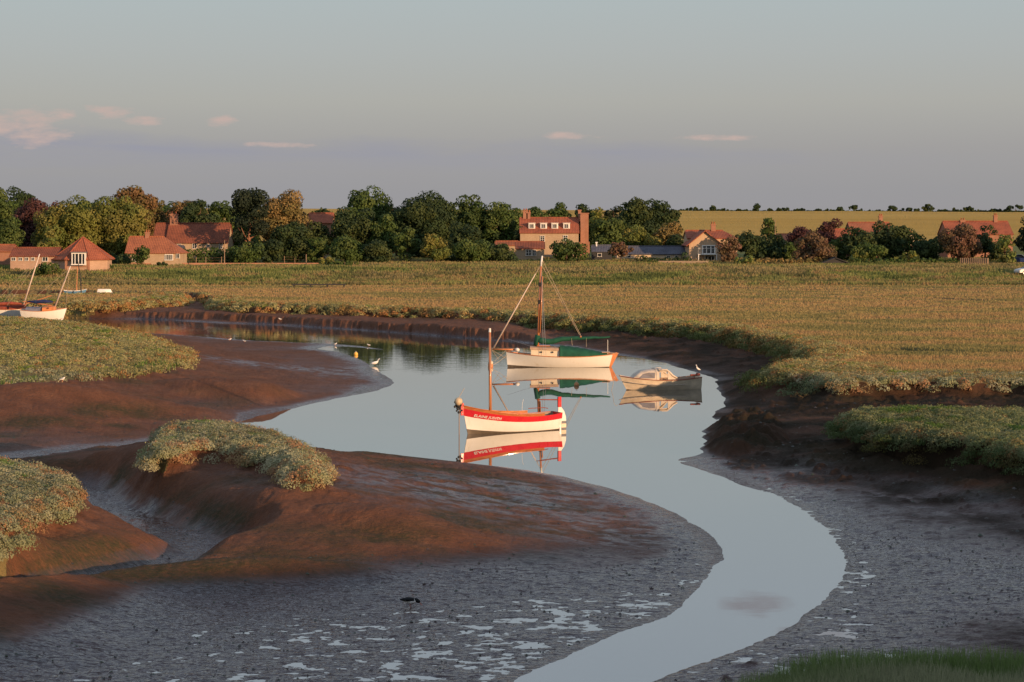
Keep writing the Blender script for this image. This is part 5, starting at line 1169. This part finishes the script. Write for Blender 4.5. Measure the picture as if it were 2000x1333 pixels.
for yy in (1, -1):
    for px_ in (1061, 1066): mb.tube([S(1057.5, 522), S(px_, 692, yy * .95)], .008, 4)
mb.build('shrouds', M['metal'], sb)
mb = MB(); mb.ball(S(1134, 658, .12), .06, 8, 6); mb.build('block', M['orange'], sb)
mb = MB(); mb.tube([S(1116, 661, .2), S(1117, 672, .2), S(1118, 675, .2)], .012, 4); mb.tube([S(1145, 660, .2), S(1145, 678, .2)], .010, 4); mb.build('sheet', M['rope'], sb)
mb = MB(); mb.bar(S(1187, 692), S(1187, 664), .016); mb.build('boom_crutch', M['white'], sb)
plate(MB(), [(-.02, .90), (-.30, .98), (-.42, .90), (.02, .05), (.10, -.3), (.36, -.3), (.30, .05)], .03).build('rudder', M['orange'], sb, bevel=.01)
mb = MB(); mb.bar((-.45, 0, .90), (.9, .05, .97), .03, .025); mb.build('tiller', M['deck'], sb)
mb = MB(); mb.box(S(1183, 688), (.55, 1.15, .04)); mb.build('stern_grating', M['deck'], sb)
mb = MB(); mb.ball((6.35, .15, 1.15), (.16, .16, .13), 10, 7); mb.build('fender', M['white'], sb, True)
mb = MB(); mb.tube([S(995, 690, .0), S(975, 706, .2), S(962, 713, .4)], .014, 4); mb.build('mooring_line', M['rope'], sb)
mb = MB(); mb.tube([S(990, 662), S(1035, 676)], .008, 4); mb.build('lazy_line', M['metal'], sb)
shift(sb, -3.55)
# --- the stained dinghy with a cabin
db_ = boat_root('cabin_dinghy', 1287, 761, 192, 'stained buff cabin dinghy with clouded windows lying beside the yacht', 'motor boat')
h = Hull(4.75, 1.75, (0.74, 0.60, 0.84), keel=-0.28, ts=0.86, rake=0.55, tr=-0.05, full=2.1, mid=0.42, sec=0.36)
h.skin('hull', M['buff'], 0.26, 1.0, db_, transom=True)
h.skin('boot_top', M['antifoul'], 0.0, 0.26, db_, transom=True)
h.rail('rubbing_strake', M['rust'], db_, 0.05, 0.035, -0.03)
h.rail('spray_rail', M['buff_light'], db_, 0.03, 0.03, -0.30, t0=0.2)
h.skin('lining', M['inside'], 0.4, 0.99, db_, off=-.05)
h.deck('foredeck', M['buff_light'], db_, v=1.0, t0=0.80, t1=0.99)
h.deck('floorboards', M['inside'], db_, v=0.45, t0=0.01, t1=0.8)
def arch(x, w_, z0, zt, n=10, sq=.55):
    out = []
    for j in range(n + 1): a = math.pi * j / n; c_, s_ = math.cos(a), math.sin(a); out.append(Vector((x, w_ * abs(c_) ** sq * (1 if c_ > 0 else -1), z0 + (zt - z0) * s_ ** sq)))
    return out
def loft(secs):
    n = len(secs[0]); P = [q for s_ in secs for q in s_]
    return MB().add(P, [(i * n + j, i * n + j + 1, (i + 1) * n + j + 1, (i + 1) * n + j) for i in range(len(secs) - 1) for j in range(n - 1)])
zd = .68
secs = [arch(4.0, .42, zd + .04, zd + .06), arch(3.82, .52, zd - .02, zd + .26), arch(3.55, .60, zd - .04, zd + .43), arch(3.1, .68, zd - .06, zd + .50), arch(2.72, .72, zd - .08, zd + .53)]
loft(secs).build('cabin', M['buff_light'], db_, True)
secs = [arch(2.72, .74, zd - .08, zd + .55), arch(2.55, .75, zd - .08, zd + .57)]
loft(secs).build('cabin_arch', M['buff_light'], db_, True)
# roof over the open side and the sloping coaming behind
for sd in (1, -1):
    mb = MB(); mb.tube([(2.56, sd * .70, zd + .44), (2.35, sd * .68, zd + .49), (2.1, sd * .68, zd + .48), (1.95, sd * .70, zd + .36), (1.75, sd * .74, zd + .16), (1.5, sd * .79, zd + .02)], [.05, .06, .07, .07, .06, .04], 8); mb.build('coaming', M['buff_light'], db_, True)
    plate(MB(), [(1.5, zd - .06), (2.05, zd - .06), (2.05, zd + .40), (1.90, zd + .30), (1.72, zd + .12)], .02).build('side_panel', M['buff_light'], db_).location.y = sd * .72
    mb = MB()
    P = [(3.70, .575, zd + .03), (2.82, .70, zd + .02), (2.80, .665, zd + .34), (3.15, .62, zd + .35), (3.50, .555, zd + .26)]
    mb.add([(x, sd * (y + .035), z) for x, y, z in P] + [(x, sd * (y + .015), z) for x, y, z in P], [tuple(range(5)), tuple(range(9, 4, -1))] + [(i, (i + 1) % 5, 5 + (i + 1) % 5, 5 + i) for i in range(5)]); mb.build('side_window', M['clear'], db_)
loft([arch(2.56, .70, zd + .36, zd + .565, sq=.4), arch(2.05, .69, zd + .34, zd + .50, sq=.4)]).build('cabin_roof', M['buff_light'], db_, True)
mb = MB(); mb.box((.02, .0, .86), (.10, .5, .10)); mb.box((.35, .55, .84), (.6, .12, .10)); mb.build('stern_gear', M['rust'], db_, bevel=.02)
mb = MB(); mb.tube([(4.7, 0, .82), (4.95, 0, .9), (5.1, .2, .75), (5.2, .3, .3), (5.3, .3, -.05)], .012, 4); mb.build('mooring_line', M['rope'], db_)
shift(db_, -2.37)
# --- two yachts dried out behind the marsh
def beached(px, py, label, Ln, hullm, cabm, mast, flip, tilt, extra):
    r_ = boat_root('beached_yacht', px, py, 0 if flip else 180, label, 'yacht', 0.85, 'yachts dried out on the mud', tilt=tilt)
    h = Hull(Ln, Ln * .33, (0.75, 0.65, 0.85), keel=-0.45, ts=0.7, rake=.4, tr=.2, full=2.1)
    h.skin('hull', M[hullm], 0, 1, r_, transom=True); h.rail('gunwale', M['varnish'], r_); h.deck('deck', M['deck'], r_, v=.97)
    coach(Ln * .48, Ln * .76, Ln * .10, Ln * .06, .70, .78, .24).build('cabin', M[cabm], r_, bevel=.02)
    coach(Ln * .12, Ln * .44, Ln * .12, Ln * .12, .66, .66, .26).build('cockpit_cover', M['grey_canvas' if cabm == 'orange' else 'rust'], r_, bevel=.03)
    (mx_, mtx, mtz) = mast; mb = MB(); mb.bar((mx_, 0, .6), (mtx, 0, mtz), .075, .05, 10); mo = mb.build('mast', M['sailroll'], r_, True)
    mb = MB(); mb.bar(Vector((mtx, 0, mtz)), Vector((mtx, 0, mtz)) + (Vector((mtx, 0, mtz)) - Vector((mx_, 0, .6))) * .06, .05, .04); mb.build('mast_head', M['white'], mo)
    for a, b in extra['bars']: mb = MB(); mb.bar(a, b, .045, .035); mb.build('boom', M['orange'], r_)
    mb = MB()
    for a, b in extra['lines']: mb.tube([a, b], .012, 4)
    mb.build('rigging', M['rope'], r_)
    if 'roll' in extra: mb = MB(); mb.tube(extra['roll'], [.08] + [.17] * (len(extra['roll']) - 2) + [.06], 8); mb.build('sail_cover', M[extra['rollmat']], r_, True)
    if cabm == 'orange': mb = MB(); mb.bar((Ln * .62, Ln * .102, .93), (Ln * .62, Ln * .115, .93), .06, n=10); mb.bar((Ln * .62, -Ln * .102, .93), (Ln * .62, -Ln * .115, .93), .06, n=10); mb.build('porthole', M['glass'], r_)
    shift(r_, -Ln / 2); return r_
beached(22, 617, 'rust coloured dried-out yacht with tall pale mast raked to the side', 5.2, 'hull_cream', 'rust', (3.65, 5.3, 5.6), True, 4,
        dict(bars=[((3.5, 0, .95), (6.4, .3, 1.9))], lines=[((5.3, 0, 5.6), (.7, 0, .9)), ((5.3, 0, 5.6), (1.4, .5, .8)), ((5.2, 0, 5.2), (2.2, -.5, .8))], roll=[(3.6, 0, 1.15), (2.6, 0, 1.2), (1.4, 0, 1.1), (.3, 0, 1.25)], rollmat='rust'))
beached(86, 620, 'dried-out yacht with orange wooden cabin side and blue sail cover', 4.3, 'hull_white', 'orange', (3.05, 4.65, 4.6), True, 6,
        dict(bars=[((2.9, 0, 1.1), (.2, 0, 1.5))], lines=[((4.65, 0, 4.6), (4.2, 0, .9)), ((4.65, 0, 4.6), (.3, 0, 1.0)), ((4.6, 0, 4.4), (3.2, -.5, .8))], roll=[(3.0, 0, 1.45), (2.3, 0, 1.5), (1.5, 0, 1.45), (.6, 0, 1.5)], rollmat='navy'))
# far small craft on the marsh edge
def cockle(px, py, z, Ln, rz, hullm, label, name='rowing_boat', flip=False, mast=None):
    r_ = boat_root(name, px, py, rz, label, 'boat', z, 'small boats left on the marsh'); h = Hull(Ln, Ln * .38, (.5, .42, .62), keel=-.05, ts=.7, rake=.3)
    h.skin('hull', M[hullm], 0, 1, r_, transom=True); h.skin('lining', M['inside'], .3, .98, r_, off=-.04); h.rail('gunwale', M['white' if hullm != 'white' else 'cream'], r_)
    mb = MB(); mb.box((Ln * .5, 0, .38), (.25, Ln * .34, .04)); mb.build('thwart', M['varnish'], r_)
    if mast: mb = MB(); mb.bar((Ln * .55, 0, .1), (Ln * .55 + mast[0], 0, mast[1]), .05, .035); mb.build('mast', M[mast[2]], r_)
    shift(r_, -Ln / 2)
    if flip: r_.rotation_euler.x = math.pi + .2; r_.location.z += .55
    return r_
cockle(-4, 587, 1.0, 4.6, 8, 'buff_light', 'buff boat bow poking in at the very edge', flip=False)
cockle(147, 576, MZ, 2.6, 10, 'blue', 'tiny blue boat with orange mast in front of the pointed building', mast=(.12, 3.2, 'orange'))
cockle(205, 575, MZ, 1.9, 5, 'white', 'white upturned tender on the marsh grass', flip=True)
mb = MB(); X, Y = at(159, 577, MZ); g_ = gz(X, Y); mb.tube([(X, Y, g_ - .4), (X - .08, Y, g_ + 1.6), (X - .28, Y, g_ + 3.0), (X - .4, Y, g_ + 3.9)], [.08, .07, .05, .03], 7)
tag(mb.build('withy_post', M['dark_wood']), 'thin black leaning post beside the tiny blue boat', 'post')
jt = empty('footbridge', (*at(623, 562, MZ), MZ), 0, 'long dark plank footbridge lying across the marsh grass', 'footbridge')
mb = MB(); mb.box((0, 0, .36), (6.8, .9, .10)); mb.box((0, -.46, .42), (6.8, .06, .12)); mb.build('plank_deck', M['dark_wood'], jt)
for x in (-3.2, -1.1, 1.1, 3.2): mb = MB(); mb.box((x, 0, 0), (.16, .8, .62)); mb.build('trestle', M['dark_wood'], jt)
# ------------------------------------------------------------------ buoys
def buoy(px, py, r, mats, label, group='mooring buoys', can=False):
    X, Y = at(px, py); r_ = empty('mooring_buoy', (X, Y, 0), rng.random() * 6, label, 'buoy', group)
    if can:
        mb = MB(); mb.lathe((0, 0, -.1), [(r * .8, 0), (r, .04), (r, .24)], 16); mb.build('float', M[mats[0]], r_, True)
        mb = MB(); mb.lathe((0, 0, .145), [(r * .99, 0), (r * .99, .16), (r * .6, .22), (.05, .24)], 16); mb.build('cap', M[mats[1]], r_, True)
        z = .38
    else:
        mb = MB(); mb.ball((0, 0, r * .45), r, 18, 12); mb.build('float', M[mats[0]], r_, True); z = r * 1.42
    mb = MB(); mb.tube([(-.03, 0, z - .02), (-.035, 0, z + .05), (0, 0, z + .08), (.035, 0, z + .05), (.03, 0, z - .02)], .012, 5); mb.build('ring', M['metal'], r_)
M['yellow'] = simple('yellow plastic', (.75, .42, .07), .4, .15, 5); M['tan'] = simple('weathered orange buoy', (.50, .22, .08), .6, .3, 6, dirt=(.10, .05, .03)); M['redwhite'] = simple('faded orange plastic', (.62, .22, .06), .5, .15, 5)
buoy(695, 694, .16, ['yellow'], 'yellow ball buoy floating off the end of the mudflat')
buoy(958, 716, .17, ['redwhite', 'cream'], 'cream and orange can buoy by the bowsprit of the yacht', can=True)
buoy(1126, 754, .15, ['tan'], 'dull orange ball buoy between the yacht and the red boat')
# ------------------------------------------------------------------ birds
def bird(name, X, Y, z, rz, spine, rad, body, legs, legmat, label, cat, wing=None, bill=None, group=None, leg_h=.2):
    r_ = empty(name, (X, Y, z), R(rz), label, cat, group)
    mb = MB(); mb.tube(spine, rad, 10); mb.build('body', body, r_, True)
    if wing:
        for sd in (1, -1): mb = MB(); mb.tube([(x, sd * y, zz_) for x, y, zz_ in wing[0]], wing[1], 8); mb.build('wing', wing[2], r_, True)
    if bill: mb = MB(); mb.bar(bill[0], bill[1], bill[2], .003, 6); mb.build('bill', bill[3], r_)
    if cat == 'gull': r_.scale = (.75, .75, .75)
    for sd in legs: mb = MB(); mb.tube([(sd[0], sd[1], leg_h + .02), (sd[0] - .02, sd[1], leg_h * .5), (sd[0] + .01, sd[1], -.03)], .007, 5); mb.build('leg', legmat, r_)
    return r_
M['feather'] = simple('white feathers', (.80, .76, .70), .9, .05, 8, .1); M['black_feather'] = simple('black feathers', (.015, .015, .016), .8, .2, 8, .2); M['bill_dark'] = simple('dark bill', (.03, .03, .03), .5, .1)
M['bill_orange'] = simple('orange bill', (.6, .12, .03), .5, .1); M['pink_leg'] = simple('pink leg', (.45, .2, .15), .6, .1); M['grey_feather'] = simple('grey feathers', (.30, .30, .32), .9, .1)
X, Y = at(733, 714.5)
bird('egret', X, Y, 0, 8, [(-.30, 0, .14), (-.2, 0, .16), (-.05, 0, .18), (.08, 0, .22), (.17, 0, .28), (.19, 0, .36), (.22, 0, .42), (.27, 0, .45), (.31, 0, .445)], [.01, .06, .105, .09, .045, .024, .022, .032, .015], M['feather'], [(0, .03), (0, -.03)], M['bill_dark'],
     'little egret wading in the shallow water near the yellow buoy', 'egret', bill=((.31, 0, .445), (.42, 0, .42), .01, M['bill_dark']), leg_h=.1)
X, Y = at(1363, 733)
bird('egret', X, Y, .02, 200, [(-.2, 0, .30), (-.1, 0, .33), (.0, 0, .38), (.08, 0, .46), (.07, 0, .56), (.12, 0, .62), (.16, 0, .62)], [.01, .05, .07, .04, .02, .028, .012], M['feather'], [(0, .02), (0, -.02)], M['bill_dark'],
     'slim egret standing at the dark bank behind the dinghy', 'egret', bill=((.16, 0, .62), (.26, 0, .60), .008, M['bill_dark']), leg_h=.3)
def gull(px, py, rz, label, z=None):
    X, Y = at(px, py, 0.1)
    for _ in range(3): g_ = float(height(np.array([X]), np.array([Y]))[0][0]); X, Y = at(px, py, max(g_, 0))
    bird('gull', X, Y, max(g_, 0), rz, [(-.20, 0, .13), (-.1, 0, .14), (.0, 0, .15), (.08, 0, .18), (.13, 0, .24), (.17, 0, .25)], [.01, .055, .075, .055, .035, .02], M['feather'], [(0, .025), (0, -.025)], M['bill_orange'], label, 'gull',
         wing=([(-.2, .03, .16), (-.05, .06, .17), (.06, .055, .17)], [.01, .035, .02], M['grey_feather']), bill=((.17, 0, .25), (.22, 0, .24), .008, M['bill_orange']), group='gulls resting on the mud', leg_h=.09)
for q in [(449, 666, 20, 'white gull standing on the mudflat edge, one of a close pair'), (477, 669, 170, 'second white gull of the pair, nearer the yellow buoy'), (547, 626, 200, 'single bright gull at the waterline under the far lip'),
          (655, 675, 0, 'small gull on the thin mud spit above the yellow buoy'), (720, 677, 180, 'gull at the tip of the thin mud spit'), (122, 745, 30, 'gull resting below the green fringe of the marsh'),
          ]: gull(*q)
X, Y = at(805, 1187, 0.02)
bird('oystercatcher', X, Y, 0.02, 4, [(-.24, 0, .17), (-.14, 0, .16), (-.02, 0, .155), (.06, 0, .16), (.09, 0, .17)], [.012, .05, .075, .06, .035], M['feather'], [(-.02, .03), (-.04, -.03)], M['pink_leg'],
     'black and white oystercatcher probing the wet mud in the shade', 'oystercatcher', wing=([(-.30, .02, .20), (-.12, .05, .205), (.05, .045, .20)], [.015, .05, .035], M['black_feather']), leg_h=.11)
hd_ = [o for o in bpy.data.objects if o.name == 'oystercatcher'][0]
mb = MB(); mb.tube([(.06, 0, .19), (.12, 0, .175), (.17, 0, .14), (.19, 0, .125)], [.045, .05, .042, .02], 10); mb.build('head', M['black_feather'], hd_, True)
mb = MB(); mb.bar((.18, 0, .125), (.25, 0, .05), .01, .004); mb.build('bill', M['bill_orange'], hd_)
